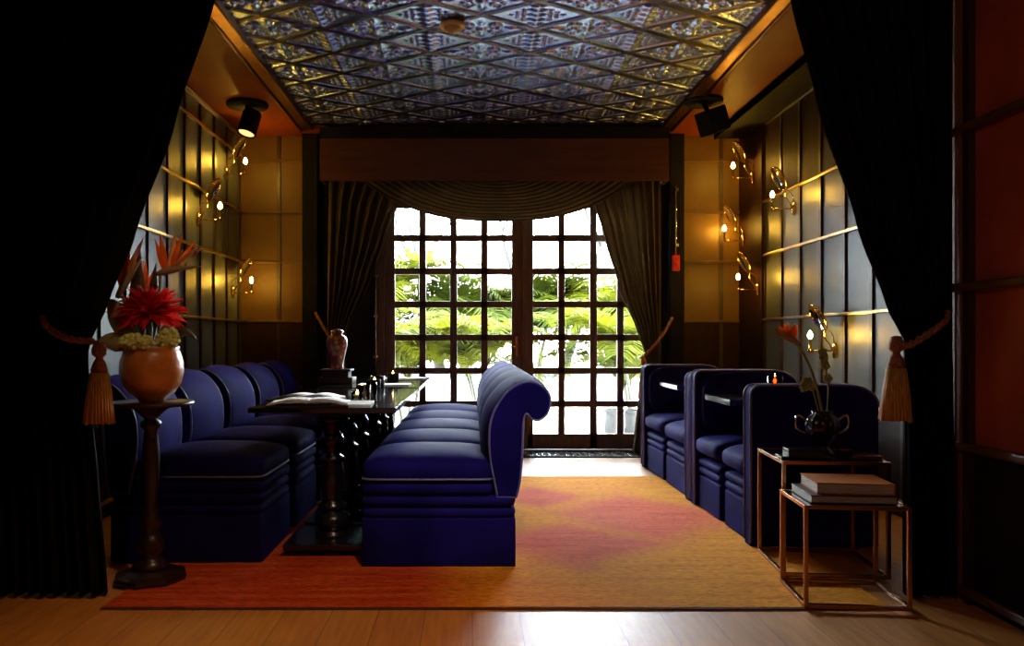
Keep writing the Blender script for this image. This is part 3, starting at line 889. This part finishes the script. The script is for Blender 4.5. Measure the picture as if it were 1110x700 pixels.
# ------------------------------------------------------------------ nesting tables, books
def nest_table(label, x, y, rz, w, d, h, top, pads=False):
    t = thing('nesting_table', label, 'table', (x, y, .0112), rz, 'copper framed nesting tables')
    r = .0085
    for sx in (-1, 1):
        for sy in (-1, 1):
            X, Y = sx*(w/2-r), sy*(d/2-r)
            b = MB(); b.box(X-r, X+r, Y-r, Y+r, 0.0, h-.0005); b.build('leg', M['copper'], t, bevel=.0015)
    for sx in (-1, 1):
        X = sx*(w/2-r)
        b = MB(); b.box(X-r, X+r, -d/2+2*r, d/2-2*r, 0.0, 2*r); b.build('floor_rail', M['copper'], t, bevel=.0015)
        b = MB(); b.box(X-r, X+r, -d/2+2*r, d/2-2*r, h-2*r, h); b.build('top_rail', M['copper'], t, bevel=.0015)
    for sy in (-1, 1):
        Y = sy*(d/2-r)
        b = MB(); b.box(-w/2+2*r, w/2-2*r, Y-r, Y+r, h-2*r, h); b.build('top_rail', M['copper'], t, bevel=.0015)
        b = MB(); b.box(-w/2+2*r, w/2-2*r, Y-r, Y+r, 0, 2*r); b.build('floor_rail', M['copper'], t, bevel=.0015)
    b = MB(); b.box(-w/2+2*r, w/2-2*r, -d/2+2*r, d/2-2*r, h-.012, h-.002); b.build('tabletop', top, t)
    return t
A = math.radians(-6)
nest_table('taller copper framed nesting table with black glass top holding the flower vase', 1.70, 3.88, A, .48, .46, .536, M['tableglass'])
nest_table('lower copper framed nesting table pulled forward under the two books', 1.585, 3.40, A, .42, .36, .42, M['tableglass'])
def book(label, x, y, z, rz, w, d, h, cover):
    t = thing('book', label, 'book', (x, y, z), rz, 'books on the lower nesting table')
    b = MB()
    b.box(-w/2, w/2, -d/2, d/2, 0, .004); b.box(-w/2, w/2, -d/2, d/2, h-.004, h); b.box(w/2-.005, w/2, -d/2, d/2, .004, h-.004)
    b.build('cover', cover, t, bevel=.0015)
    b = MB(); b.box(-w/2+.004, w/2-.005, -d/2+.004, d/2-.004, .004, h-.004); b.build('pages', M['pages'], t)
book('charcoal covered book, the lower of two on the small copper table', 1.585, 3.40, .4317, A, .345, .28, .033, M['charcoal'])
book('tan covered book, the upper of two on the small copper table', 1.605, 3.41, .4652, A-.03, .31, .25, .046, M['tan'])

# ------------------------------------------------------------------ flowers
def ribbon(mb, pts, w, up=(0,0,1), fold=.3):
    """tapered leaf or petal: pts spine, w list of half widths; a shallow V across"""
    pts = [Vector(p) for p in pts]; n = len(pts)
    vs = []
    for i in range(n):
        d = (pts[min(i+1,n-1)]-pts[max(i-1,0)]).normalized()
        s = d.cross(Vector(up)); s = s.normalized() if s.length > 1e-4 else d.orthogonal().normalized()
        q = s.cross(d).normalized()
        vs += [pts[i]-s*w[i]+q*w[i]*fold, pts[i], pts[i]+s*w[i]+q*w[i]*fold]
    fs = []
    for i in range(n-1):
        for k in (0, 1):
            fs.append((i*3+k, i*3+k+1, (i+1)*3+k+1, (i+1)*3+k))
    mb.add(vs, fs, True)
def bez(a, b_, c, n=8):
    a, b_, c = Vector(a), Vector(b_), Vector(c)
    return [a*(1-t)**2+b_*2*t*(1-t)+c*t*t for t in [i/n for i in range(n+1)]]
def bird(label, base, head, direction, size=.16, petal='orange_petal', group=None, cat='flower'):
    """bird of paradise bloom: stem, beak-like spathe, fan of upright sepals"""
    base, head = Vector(base), Vector(head)
    t = thing('bird_of_paradise', label, cat, base, 0, group)
    h = head-base; d = Vector(direction).normalized()
    b = MB(); b.tube(bez((0,0,0), (h.x*.2, h.y*.2, h.z*.7), h, 10), .007, 8); b.build('stem', M['stemgreen'], t)
    b = MB(); tip = h+d*size+Vector((0,0,.01))
    b.tube(bez(h-d*.02, h+d*size*.4+Vector((0,0,.02)), tip, 8), [.010,.015,.017,.016,.014,.011,.008,.005,.0015], 8); b.build('spathe', M['spathe'], t)
    b2 = Vector((0,0,1))
    for k in range(6):
        f = k/5
        dirn = (b2*(1.0-.35*f)+d*(-.35+1.1*f)+Vector((0, .12*(-1)**k, 0))).normalized()
        L = size*(.95-.25*abs(f-.4))
        p0 = h+d*size*(.10+.25*f)
        b = MB(); ribbon(b, bez(p0, p0+dirn*L*.5+b2*.01, p0+dirn*L, 8), [.004,.010,.014,.0155,.015,.012,.009,.005,.001], up=d.cross(b2) if k % 2 else (0,1,.01), fold=.35)
        b.build('sepal', M[petal if k % 3 != 2 else 'pale_petal'], t, solid=.0015)
    b = MB(); p0 = h+d*size*.25
    ribbon(b, bez(p0, p0+d*size*.3+b2*size*.35, p0+d*size*.75+b2*size*.45, 6), [.003,.007,.009,.009,.012,.008,.001], up=(0,1,0)); b.build('tongue', M['purple_petal'], t, solid=.0015)
    return t

# pedestal and urn
ux, uy = -1.475, 3.64
t = thing('urn_stand', 'tall turned dark wooden stand under the amber urn', 'stand', (ux, uy, .0105))
b = MB(); b.lathe([(0,.795),(.175,.795),(.188,.80),(.19,.808),(.185,.815),(.0,.815)], 40); b.build('top_disc', M['stand'], t)
b = MB(); b.lathe([(0,.05),(.075,.05),(.08,.07),(.055,.09),(.04,.11),(.058,.14),(.06,.17),(.045,.20),(.032,.22),(.05,.25),(.052,.27),(.034,.30),(.028,.36),(.036,.46),(.04,.56),(.034,.64),(.028,.68),(.045,.70),(.047,.72),(.03,.735),(.05,.76),(.08,.785),(.09,.795),(0,.795)], 28); b.build('stem', M['stand'], t)
b = MB()
b.lathe([(0,0),(.155,0),(.165,.012),(.16,.028),(.13,.036),(.10,.05),(0,.055)], 8, smooth=False); b.build('base', M['stand'], t)
UZ = .0105+.8155
t = thing('urn', 'round amber glazed urn full of flowers on the turned stand', 'urn', (ux+.005, uy, UZ))
b = MB(); b.lathe([(0,0),(.055,0),(.06,.01),(.10,.04),(.128,.085),(.140,.135),(.138,.18),(.126,.22),(.118,.238),(.124,.25),(.117,.252),(.108,.236),(.10,.20),(0,.19)], 44); b.build('body', M['urn'], t)
b = MB(); b.lathe([(0,.195),(.103,.20),(.06,.212),(0,.215)], 24); b.build('soil', M['soil'], t)
ux += .005
UF = UZ+.21
# red bloom head: many pointed petals
t = thing('red_bloom', 'large ragged red bloom at the heart of the urn arrangement', 'flower', (ux+.0, uy-.02, UF))
b = MB(); b.tube(bez((0,0,0), (0,0,.08), (0,0,.17), 5), .012, 8); b.build('stem', M['stemgreen'], t)
b = MB()
rr = random.Random(3)
for i in range(240):
    th = rr.uniform(0, 2*PI); ph = math.acos(rr.uniform(-.45, 1))
    d = Vector((math.sin(ph)*math.cos(th)*1.1, math.sin(ph)*math.sin(th), math.cos(ph)*1.0))
    L = rr.uniform(.085, .145)
    p0 = Vector((0,0,.185))+d*.02
    ribbon(b, bez(p0, p0+d*L*.6+Vector((0,0,.012)), p0+d*L+Vector((0,0,-.012)), 5), [.004,.010,.013,.012,.008,.001], up=(rr.uniform(-1,1), rr.uniform(-1,1), 1), fold=.4)
b.build('petals', M['red_petal'], t)
# green cockscomb
def comb(label, c, s, seed):
    t = thing('lime_bloom', label, 'flower', (c[0], c[1], UF), 0, 'lime green blooms on the urn rim')
    b = MB(); b.tube([(0,0,0), (0,0,c[2]-UF)], .008, 8); b.build('stem', M['stemgreen'], t)
    b = MB(); rr = random.Random(seed)
    for i in range(70):
        th = rr.uniform(0, 2*PI); ph = math.acos(rr.uniform(-.6, 1))
        d = Vector((math.sin(ph)*math.cos(th)*s[0], math.sin(ph)*math.sin(th)*s[1], math.cos(ph)*s[2]))
        r = rr.uniform(.008, .015)
        b.ell(Vector((0,0,c[2]-UF))+d*.85, (r, r, r*.9), 1, 8, 6)
    b.ell((0,0,c[2]-UF), (s[0]*.85, s[1]*.85, s[2]*.85), 1, 16, 10)
    b.build('head', M['lime'], t)
comb('lime green crinkled bloom resting on the front of the urn rim', (ux-.03, uy-.10, UZ+.268), (.085,.05,.040), 1)
comb('lime green crinkled bloom tilting up at the side of the urn', (ux+.088, uy-.04, UZ+.285), (.052,.06,.058), 2)
bird('orange and cream bird of paradise bloom above the urn pointing to the wall lamps', (ux+.03, uy, UF), (ux+.045, uy-.01, UF+.375), (1,-.1,.10), .20)
bird('orange bird of paradise bloom slanting beside the drape above the urn', (ux-.05, uy, UF), (ux-.14, uy-.02, UF+.28), (.55,-.1,.75), .20)
bird('orange bird of paradise bloom at the back of the urn', (ux-.02, uy+.04, UF), (ux-.04, uy+.05, UF+.26), (-.55,.1,.65), .17)
def leaf(label, base, mid, tip, w, m, up=(0,-1,.2)):
    o = thing('broad_leaf', label, 'leaf', base)
    bs = Vector(base)
    b = MB(); b.tube([(0,0,0), (Vector(mid)-bs)*.35], .005, 6); b.build('stem', M['stemgreen'], o)
    sp = bez((Vector(mid)-bs)*.3, (Vector(mid)-bs), (Vector(tip)-bs), 10)
    b = MB(); ribbon(b, sp, [w*q for q in (.15,.5,.8,.97,1,.95,.85,.7,.5,.28,.02)], up=up, fold=.18); b.build('blade', m, o, solid=.002)
leaf('dark bronze upright leaf at the top of the urn arrangement by the drape', (ux-.05, uy+.05, UF), (ux-.10, uy+.05, UF+.26), (ux-.07, uy+.04, UF+.50), .040, M['darkleaf'])
leaf('dark bronze leaf leaning over the red bloom', (ux-.02, uy+.06, UF), (ux-.03, uy+.06, UF+.22), (ux+.0, uy+.05, UF+.43), .032, M['darkleaf'])
leaf('olive broad leaf low beside the tassel and urn', (ux-.06, uy-.03, UF), (ux-.14, uy-.05, UF+.09), (ux-.24, uy-.06, UF+.05), .045, M['oliveleaf'])
leaf('olive broad leaf behind the red bloom next to the drape', (ux-.06, uy+.0, UF), (ux-.15, uy+.0, UF+.20), (ux-.20, uy-.0, UF+.26), .055, M['oliveleaf'])
leaf('dark drooping leaf beyond the lime bloom', (ux+.05, uy+.03, UF), (ux+.12, uy+.02, UF+.16), (ux+.20, uy+.02, UF+.07), .026, M['darkleaf'])

# vase on the taller nesting table
vx, vy, vz = 1.71, 3.88, .5477
t = thing('flower_vase', 'dark ribbed glass vase with sparse flowers on the taller nesting table', 'vase', (vx, vy, vz))
b = MB(); prof = [(0,0),(.055,0),(.06,.01),(.035,.03),(.03,.045),(.05,.07),(.075,.11),(.08,.15),(.065,.185),(.045,.20),(.05,.215),(.043,.215),(.04,.20),(.06,.16),(.06,.12),(0,.09)]
b.lathe(prof, 40)
b.v = [(x*(1+.05*math.cos(10*math.atan2(y, x))), y*(1+.05*math.cos(10*math.atan2(y, x))), z) for x, y, z in b.v]
b.build('body', M['black'], t)
for s in (-1, 1):
    b = MB(); b.tube(crom([(s*.07,0,.16),(s*.12,0,.19),(s*.125,0,.13),(s*.075,0,.10)], 6), .006, 8); b.build('handle', M['steel'], t)
VF = vz+.12
bird('orange bird of paradise bloom in the dark vase beside the wall lamp', (vx+.01, vy, VF), (vx-.135, vy, vz+.55), (-1,0,.22), .10, group=None)
def orchid(label, base, pts, n=4):
    t = thing('orchid_spray', label, 'flower', base)
    bs = Vector(base)
    b = MB(); sp = crom([Vector(p)-bs for p in pts], 6); b.tube(sp, .004, 6); b.build('stem', M['stemgreen'], t)
    for k in range(n):
        p = sp[int((len(sp)-1)*(.45+.55*k/(n-1)))]
        b = MB()
        for q in range(5):
            a = 2*PI*q/5+k
            d = Vector((math.cos(a), -.25, math.sin(a)))
            ribbon(b, bez(p, p+d*.014, p+d*.026, 4), [.003,.011,.014,.010,.001], up=(0,-1,0), fold=.2)
        b.build('blossom', M['cream'], t, solid=.0012)
orchid('pale orchid spray curling low in the dark vase', (vx, vy, VF), [(vx,vy,VF),(vx-.04,vy,vz+.30),(vx-.08,vy-.01,vz+.36),(vx-.10,vy-.02,vz+.33)])
orchid('pale orchid spray standing upright in the dark vase', (vx+.02, vy+.01, VF), [(vx+.02,vy+.01,VF),(vx+.03,vy,vz+.32),(vx+.01,vy,vz+.45),(vx-.0,vy,vz+.50)])
b = MB(); b.box(-.085, .085, -.05, .05, 0, .045); b.box(-.12, .12, -.06, .06, 0, .012)
o = b.build('lacquer_box', M['black'], bevel=.004); o.location = (vx-.13, vy-.10, vz); o.rotation_euler.z = A
tag(o, 'small black lacquer box in front of the dark vase', 'box')
b = MB(); b.box(-.07, .07, -.09, .09, 0, .016)  # slab added for the orange reflection on the lit side of the tabletop
o = b.build('reflection_tray', M['copper'], bevel=.003); o.location = (vx+.15, vy-.08, vz); o.rotation_euler.z = A
tag(o, 'flat copper tray added as the orange reflection on the taller nesting table', 'tray')

# ------------------------------------------------------------------ wall lamps
def sconce_proto():
    """origin on the wall, +x into the room, y along the wall"""
    t = thing('wall_lamp', 'x', 'lamp')
    Mx = Matrix.Rotation(PI/2, 4, 'Y')
    b = MB(); b.ell((.014, 0, .005), (.018, .022, .062), .8, 18, 14); b.build('backplate', M['brass'], t)
    b = MB(); b.tube([(.01,0,0),(.20,0,.0)], .0055, 8)
    b.tube(crom([(.03,0,0),(.05,0,.05),(.085,0,.10),(.085,.0,.16)], 6), .006, 8)
    b.tube(crom([(.03,0,0),(.02,0,.07),(.035,0,.13),(.085,0,.16)], 6), .004, 8)
    b.build('arm', M['brass'], t)
    b = MB(); b.lathe([(0,-.012),(.012,-.010),(.016,0),(.022,.006),(.012,.010),(.009,.014),(.009,.085),(.011,.09),(0,.09)], 16, (.195,0,0)); b.build('candle_tube', M['brass'], t)
    b = MB(); b.lathe([(0,.088),(.008,.092),(.016,.104),(.018,.116),(.013,.132),(.005,.146),(0,.15)], 14, (.195,0,0)); b.build('bulb', M['bulb'], t)
    R = Matrix.Rotation(math.radians(118), 4, 'Y') @ Matrix.Rotation(math.radians(0), 4, 'X')
    c = Vector((.085+.045, 0, .16+.095))
    b = MB(); b.lathe([(0,.006),(.100,.012),(.102,.018),(.100,.012),(0,.006)][:3], 36, c, R); 
    b.lathe([(0,.004),(.100,.008)], 36, c, R)
    b.build('mirror_disc', M['mirror'], t)
    b = MB()
    ring = [c + R @ Vector((.104*math.cos(2*PI*i/36), .104*math.sin(2*PI*i/36), .012)) for i in range(36)]
    b.tube(ring, .006, 8, closed=True)
    b.lathe([(0,-.022),(.03,-.018),(.07,-.008),(.102,.006)], 30, c, R)
    b.build('disc_rim', M['brass'], t)
    b = MB(); b.tube([(.085,0,.16), c - R.to_3x3() @ Vector((0,0,.02))], .006, 8); b.ell((.085,0,.16), (.010,.010,.010), 1, 10, 8); b.build('swivel', M['brass'], t)
    return t
sp0 = sconce_proto(); used = False
lamps = [
 (XL, 6.62, 2.115, 0, 'brass wall lamp with tilted disc, midway between the upper and lower lamps behind the urn'),
 (XL, 7.36, 2.655, 0, 'brass wall lamp with tilted disc below the round ceiling spotlight'),
 (XL, 7.56, 1.565, 0, 'brass wall lamp with tilted disc, lowest on the wall behind the urn'),
 (XR, 6.60, 2.205, PI, 'brass wall lamp whose mirror disc catches the daylight, below the black cornice'),
 (XR-.036, 7.48, 2.64, PI, 'brass wall lamp with tilted disc beside the box ceiling spotlight'),
 (XR-.036, 7.74, 2.085, PI, 'brass wall lamp in the back corner below the two higher lamps'),
 (XR-.036, 7.34, 1.58, PI, 'brass wall lamp on the dark pilaster lower than the back corner lamp'),
 (XR, 5.86, 1.03, PI, 'brass wall lamp low on the panels above the vase flowers'),
]
for x, y, z, rz, lab in lamps:
    o = sp0 if not used else copy_tree(sp0); used = True
    o.location = (x, y, z); o.rotation_euler.z = rz
    tag(o, lab, 'lamp', 'brass wall lamps')

# ceiling spotlights and the detector
t = thing('ceiling_spotlight', 'round black ceiling spotlight with a lit end above the chair wall', 'spotlight', (-1.93, 6.80, ZC))
b = MB(); b.lathe([(0,-.03),(.17,-.03),(.175,-.015),(.17,0),(0,0)], 32); b.build('ceiling_plate', M['blackmatte'], t)
R = Matrix.Rotation(math.radians(12), 4, 'Y') @ Matrix.Rotation(math.radians(-14), 4, 'X')
b = MB(); b.tube([(0,0,-.03),(0,0,-.09)], .02, 10); b.lathe([(0,.11),(.07,.11),(.08,.09),(.08,-.10),(.074,-.105),(.07,-.10),(.07,-.09),(0,-.09)], 28, (.02,0,-.17), R); b.build('body', M['blackmatte'], t)
b = MB(); b.lathe([(0,-.094),(.066,-.094)], 24, (.02,0,-.17), R); b.build('lens', M['spotface'], t)
t = thing('ceiling_spotlight', 'boxy black ceiling spotlight on the soffit by the black cornice', 'spotlight', (1.95, 6.70, ZC))
b = MB(); b.lathe([(0,-.03),(.16,-.03),(.165,-.015),(.16,0),(0,0)], 32); b.build('ceiling_plate', M['blackmatte'], t)
R = Matrix.Rotation(math.radians(-24), 4, 'Y') @ Matrix.Rotation(math.radians(20), 4, 'Z') @ Matrix.Rotation(math.radians(12), 4, 'X')
b = MB(); Tm = Matrix.Translation((.08,0,-.18)) @ R
b.box(-.10, .10, -.09, .09, -.10, .10, Tm); b.tube([(0,0,-.03),(.05,0,-.12)], .02, 10); b.build('body', M['blackmatte'], t, bevel=.01)
b = MB(); b.box(-.08, .08, -.07, .07, -.106, -.1005, Tm); b.build('lens', M['steel'], t)
t = thing('smoke_detector', 'small cream dome detector on the pressed tin ceiling', 'detector', (-.13, 5.14, ZC+.012))
b = MB(); b.lathe([(0,-.022),(.078,-.020),(.084,-.012),(.082,0),(0,0)], 32); b.build('base', M['smoke'], t)
b = MB(); b.lathe([(0,-.058),(.022,-.056),(.03,-.048),(.05,-.040),(.055,-.022),(0,-.020)], 28); b.build('dome', M['smoke'], t)

# ------------------------------------------------------------------ garden
b = MB(); b.box(-14, 14, 8.125, 30, -.30, -.05)
struct(b.build('ground', M['patio']), 'pale sunlit paving outside the doors', 'paving')
b = MB(); b.box(-9, 9, 12.2, 12.5, -.05, .55)
wg = b.build('wall_garden', M['whitewall']); struct(wg, 'low white garden wall across the patio', 'wall')
b = MB(); b.box(-9, 9, 12.17, 12.53, .55, .60); b.build('wall_coping', M['coping'], wg)
b = MB(); b.box(-9, 9, 12.5, 20, -.05, .35)
struct(b.build('ground.001', M['soil']), 'planting bed behind the white garden wall', 'bed')

def frond(L, droop, n, lw, rr, az, el):
    mb = MB(); rc = MB()
    pts = []
    p = Vector((0,0,0)); e = el
    st = L/16
    for i in range(17):
        pts.append(p.copy())
        d = Vector((math.cos(az)*math.cos(e), math.sin(az)*math.cos(e), math.sin(e)))
        p = p + d*st; e -= droop/16*(.4+1.2*i/16)
    mb.tube(pts, [.012*(1-.85*i/16)+.002 for i in range(17)], 5)
    for i in range(n):
        f = .16+.84*i/(n-1)
        k = min(15.999, f*16); a = int(k); q = pts[a].lerp(pts[a+1], k-a)
        T = (pts[a+1]-pts[a]).normalized()
        S = T.cross(Vector((0,0,1))); S = S.normalized() if S.length > 1e-3 else Vector((1,0,0))
        U = S.cross(T)
        l = lw*(.45+.9*math.sin(PI*min(1, f*.92+.08)))*rr.uniform(.85, 1.1)
        for sd in (-1, 1):
            d = (S*sd*.85+T*.65+U*rr.uniform(.05,.35)).normalized()
            e1 = q+d*l*.5; e2 = q+d*l+Vector((0,0,-l*.28))
            ribbon(mb, [q, e1, e2], [.008, .015, .001], up=U, fold=.25)
    return mb
def palm(label, x, y, z0, stems, L, nf, seed, m='frond', group='palms beyond the doors', big=1.0):
    rr = random.Random(seed)
    t = thing('palm_tree', label, 'palm', (x, y, z0), 0, group)
    for s in range(stems):
        a = rr.uniform(0, 2*PI); H = rr.uniform(.6, 1.0)*big; off = .12*rr.random()
        base = Vector((off*math.cos(a), off*math.sin(a), 0)); top = base+Vector((.18*math.cos(a)*H, .18*math.sin(a)*H, H))
        b = MB(); b.tube(bez(base, base+Vector((0,0,H*.5)), top, 6), [.03,.028,.026,.024,.022,.02,.018], 7); b.build('cane', M['cane'], t)
        k = max(3, nf//stems)
        for i in range(k):
            mb = frond(L*rr.uniform(.8,1.1), rr.uniform(1.2,2.0), 42, L*.30, rr, 2*PI*(i+rr.random()*.6)/k+s, rr.uniform(.55,1.25))
            o = mb.build('frond', M[m], t); o.location = top
    return t
palm('arching palm with fronds low against the doors behind the table end', -.75, 9.6, -.05, 3, 1.25, 24, 11, 'frond', big=.85)
palm('palm spreading bright fronds behind the centre of the doors on thin canes', .15, 10.4, -.05, 3, 1.25, 21, 12, 'frond', big=.95)
palm('palm arching beside the two grey pots near the tied curtain', 2.1, 10.3, -.05, 3, 1.35, 24, 13, 'frond', big=.9)
palm('deep green palm over the garden wall behind the door handle side', 1.1, 13.6, .35, 4, 1.6, 28, 14, 'frond2', big=1.1)
palm('deep green palm over the garden wall behind the middle panes', -.4, 13.8, .35, 4, 1.7, 32, 15, 'frond2', big=1.2)
palm('yellow green palm over the garden wall at the curtain with the jar', -1.6, 13.4, .35, 4, 1.7, 32, 16, 'frond', big=1.35)
palm('yellow green palm over the garden wall behind the tied curtain by the booths', 2.5, 13.5, .35, 4, 1.7, 32, 17, 'frond', big=1.0)

def tree(label, x, y, lean, seed, h=6, r=.13):
    rr = random.Random(seed)
    t = thing('garden_tree', label, 'tree', (x, y, .30), 0, 'grey trunked trees beyond the palms')
    b = MB()
    def branch(p, d, L, r0, lev):
        pts = [p.copy()]; q = p.copy(); dd = d.copy()
        for i in range(7):
            dd = (dd+Vector((rr.uniform(-.14,.14), rr.uniform(-.14,.14), .05))).normalized()
            q = q+dd*L/7; pts.append(q.copy())
        b.tube(pts, [r0*(1-.55*i/7) for i in range(8)], 8)
        if lev < 3:
            for k in range(3):
                i = rr.randint(3, 7)
                nd = (dd+Vector((rr.uniform(-.9,.9), rr.uniform(-.6,.6), rr.uniform(.1,.6)))).normalized()
                branch(pts[i], nd, L*.6, r0*.5, lev+1)
    branch(Vector((0,0,0)), Vector((lean,0,1)).normalized(), h*.55, r, 0)
    b.build('trunk', M['bark'], t)
    return t
tree('grey tree trunk leaning behind the panes nearest the curtain with the jar', -.55, 15.2, -.16, 21, 7, .12)
tree('grey tree with many thin branches behind the meeting of the doors', .75, 15.6, .05, 22, 6.5, .10)
tree('grey tree trunk behind the panes beside the tied curtain at the booths', 1.75, 15.4, .12, 23, 7, .10)

for (x, y, h, lab) in ((1.70, 9.5, .34, 'grey garden pot outside, the larger of the two by the tied curtain'), (2.0, 9.9, .30, 'grey garden pot outside, the smaller of the two by the tied curtain')):
    t = thing('garden_pot', lab, 'pot', (x, y, -.05), 0, 'grey pots outside the doors')
    b = MB(); b.lathe([(0,0),(.10,0),(.13,h*.45),(.12,h*.75),(.10,h*.85),(.13,h*.92),(.13,h),(.11,h),(.09,h*.85),(0,h*.8)], 24); b.build('body', M['pot'], t)
    b = MB(); b.lathe([(0,h*.82),(.09,h*.85)], 20); b.build('soil', M['soil'], t)

# ------------------------------------------------------------------ light
w = bpy.data.worlds.new('sky'); scene.world = w; w.use_nodes = True
bg = w.node_tree.nodes['Background']; bg.inputs[0].default_value = (.80,.91,1.0,1); bg.inputs[1].default_value = SKY
def light(name, typ, loc, e, c, **k):
    d = bpy.data.lights.new(name, typ); d.energy = e; d.color = c
    for a, v in k.items(): setattr(d, a, v)
    o = bpy.data.objects.new(name, d); col.objects.link(o); o.location = loc
    return o
s = light('sun', 'SUN', (5, 15, 12), SUN, (1.0,.95,.86), angle=.01)
s.rotation_euler = Vector((-.75, .10, -1)).to_track_quat('-Z', 'Y').to_euler()
p = light('door_sky_portal', 'AREA', ((DX0+DX1)/2, YB+.2, DZ/2), 1, (1,1,1), shape='RECTANGLE', size=DX1-DX0, size_y=DZ)
p.data.cycles.is_portal = True
p.rotation_euler = Vector((0,-1,0)).to_track_quat('-Z', 'Z').to_euler()
# lamps of the front room and an added flower fill, out of view above and behind the camera
l = light('front_room_lamp', 'AREA', (-.6, .3, 2.9), FILL, (1.0,.74,.55), shape='DISK', size=.7)
l.rotation_euler = Vector((1,.25,-.35)).to_track_quat('-Z', 'Y').to_euler()
l = light('table_spot', 'SPOT', (.55, 1.5, 3.1), 230, (.92,.86,1.0), spot_size=math.radians(24), spot_blend=.9, shadow_soft_size=.05)
l.rotation_euler = (Vector((.05,3.9,.80))-Vector((.55,1.5,3.1))).to_track_quat('-Z', 'Y').to_euler()
l = light('flower_fill_spot', 'SPOT', (-.3, 1.7, 3.1), 48, (1.0,.72,.45), spot_size=math.radians(17), spot_blend=.9, shadow_soft_size=.05)  # added lamp with no seen source, brightens the urn flowers
l.rotation_euler = (Vector((-1.43,3.6,1.30))-Vector((-.3,1.7,3.1))).to_track_quat('-Z', 'Y').to_euler()
l = light('front_room_spot', 'SPOT', (.15, 2.1, 3.1), SPOT, (1.0,.60,.28), spot_size=math.radians(54), spot_blend=.8, shadow_soft_size=.05)
l.rotation_euler = (Vector((-.6,2.95,0))-Vector((.15,2.1,3.1))).to_track_quat('-Z', 'Y').to_euler()

# ------------------------------------------------------------------ camera
cd = bpy.data.cameras.new('camera'); cam = bpy.data.objects.new('camera', cd); col.objects.link(cam)
cam.location = (0, 0, 1.10); cam.rotation_euler = (PI/2, 0, 0)
cd.sensor_width = 36; cd.lens = 860/1110*36
cd.shift_x = (555-512)/1110; cd.shift_y = (370-350)/1110
cd.clip_start = .05
scene.camera = cam

vs = scene.view_settings
vs.view_transform = 'Standard'; vs.look = 'None'; vs.gamma = 1; vs.use_curve_mapping = False
vs.exposure = EXPO
scene.cycles.use_denoising = True
scene.cycles.max_bounces = 10; scene.cycles.diffuse_bounces = 5; scene.cycles.glossy_bounces = 5; scene.cycles.transparent_max_bounces = 16
scene.cycles.sample_clamp_indirect = 6
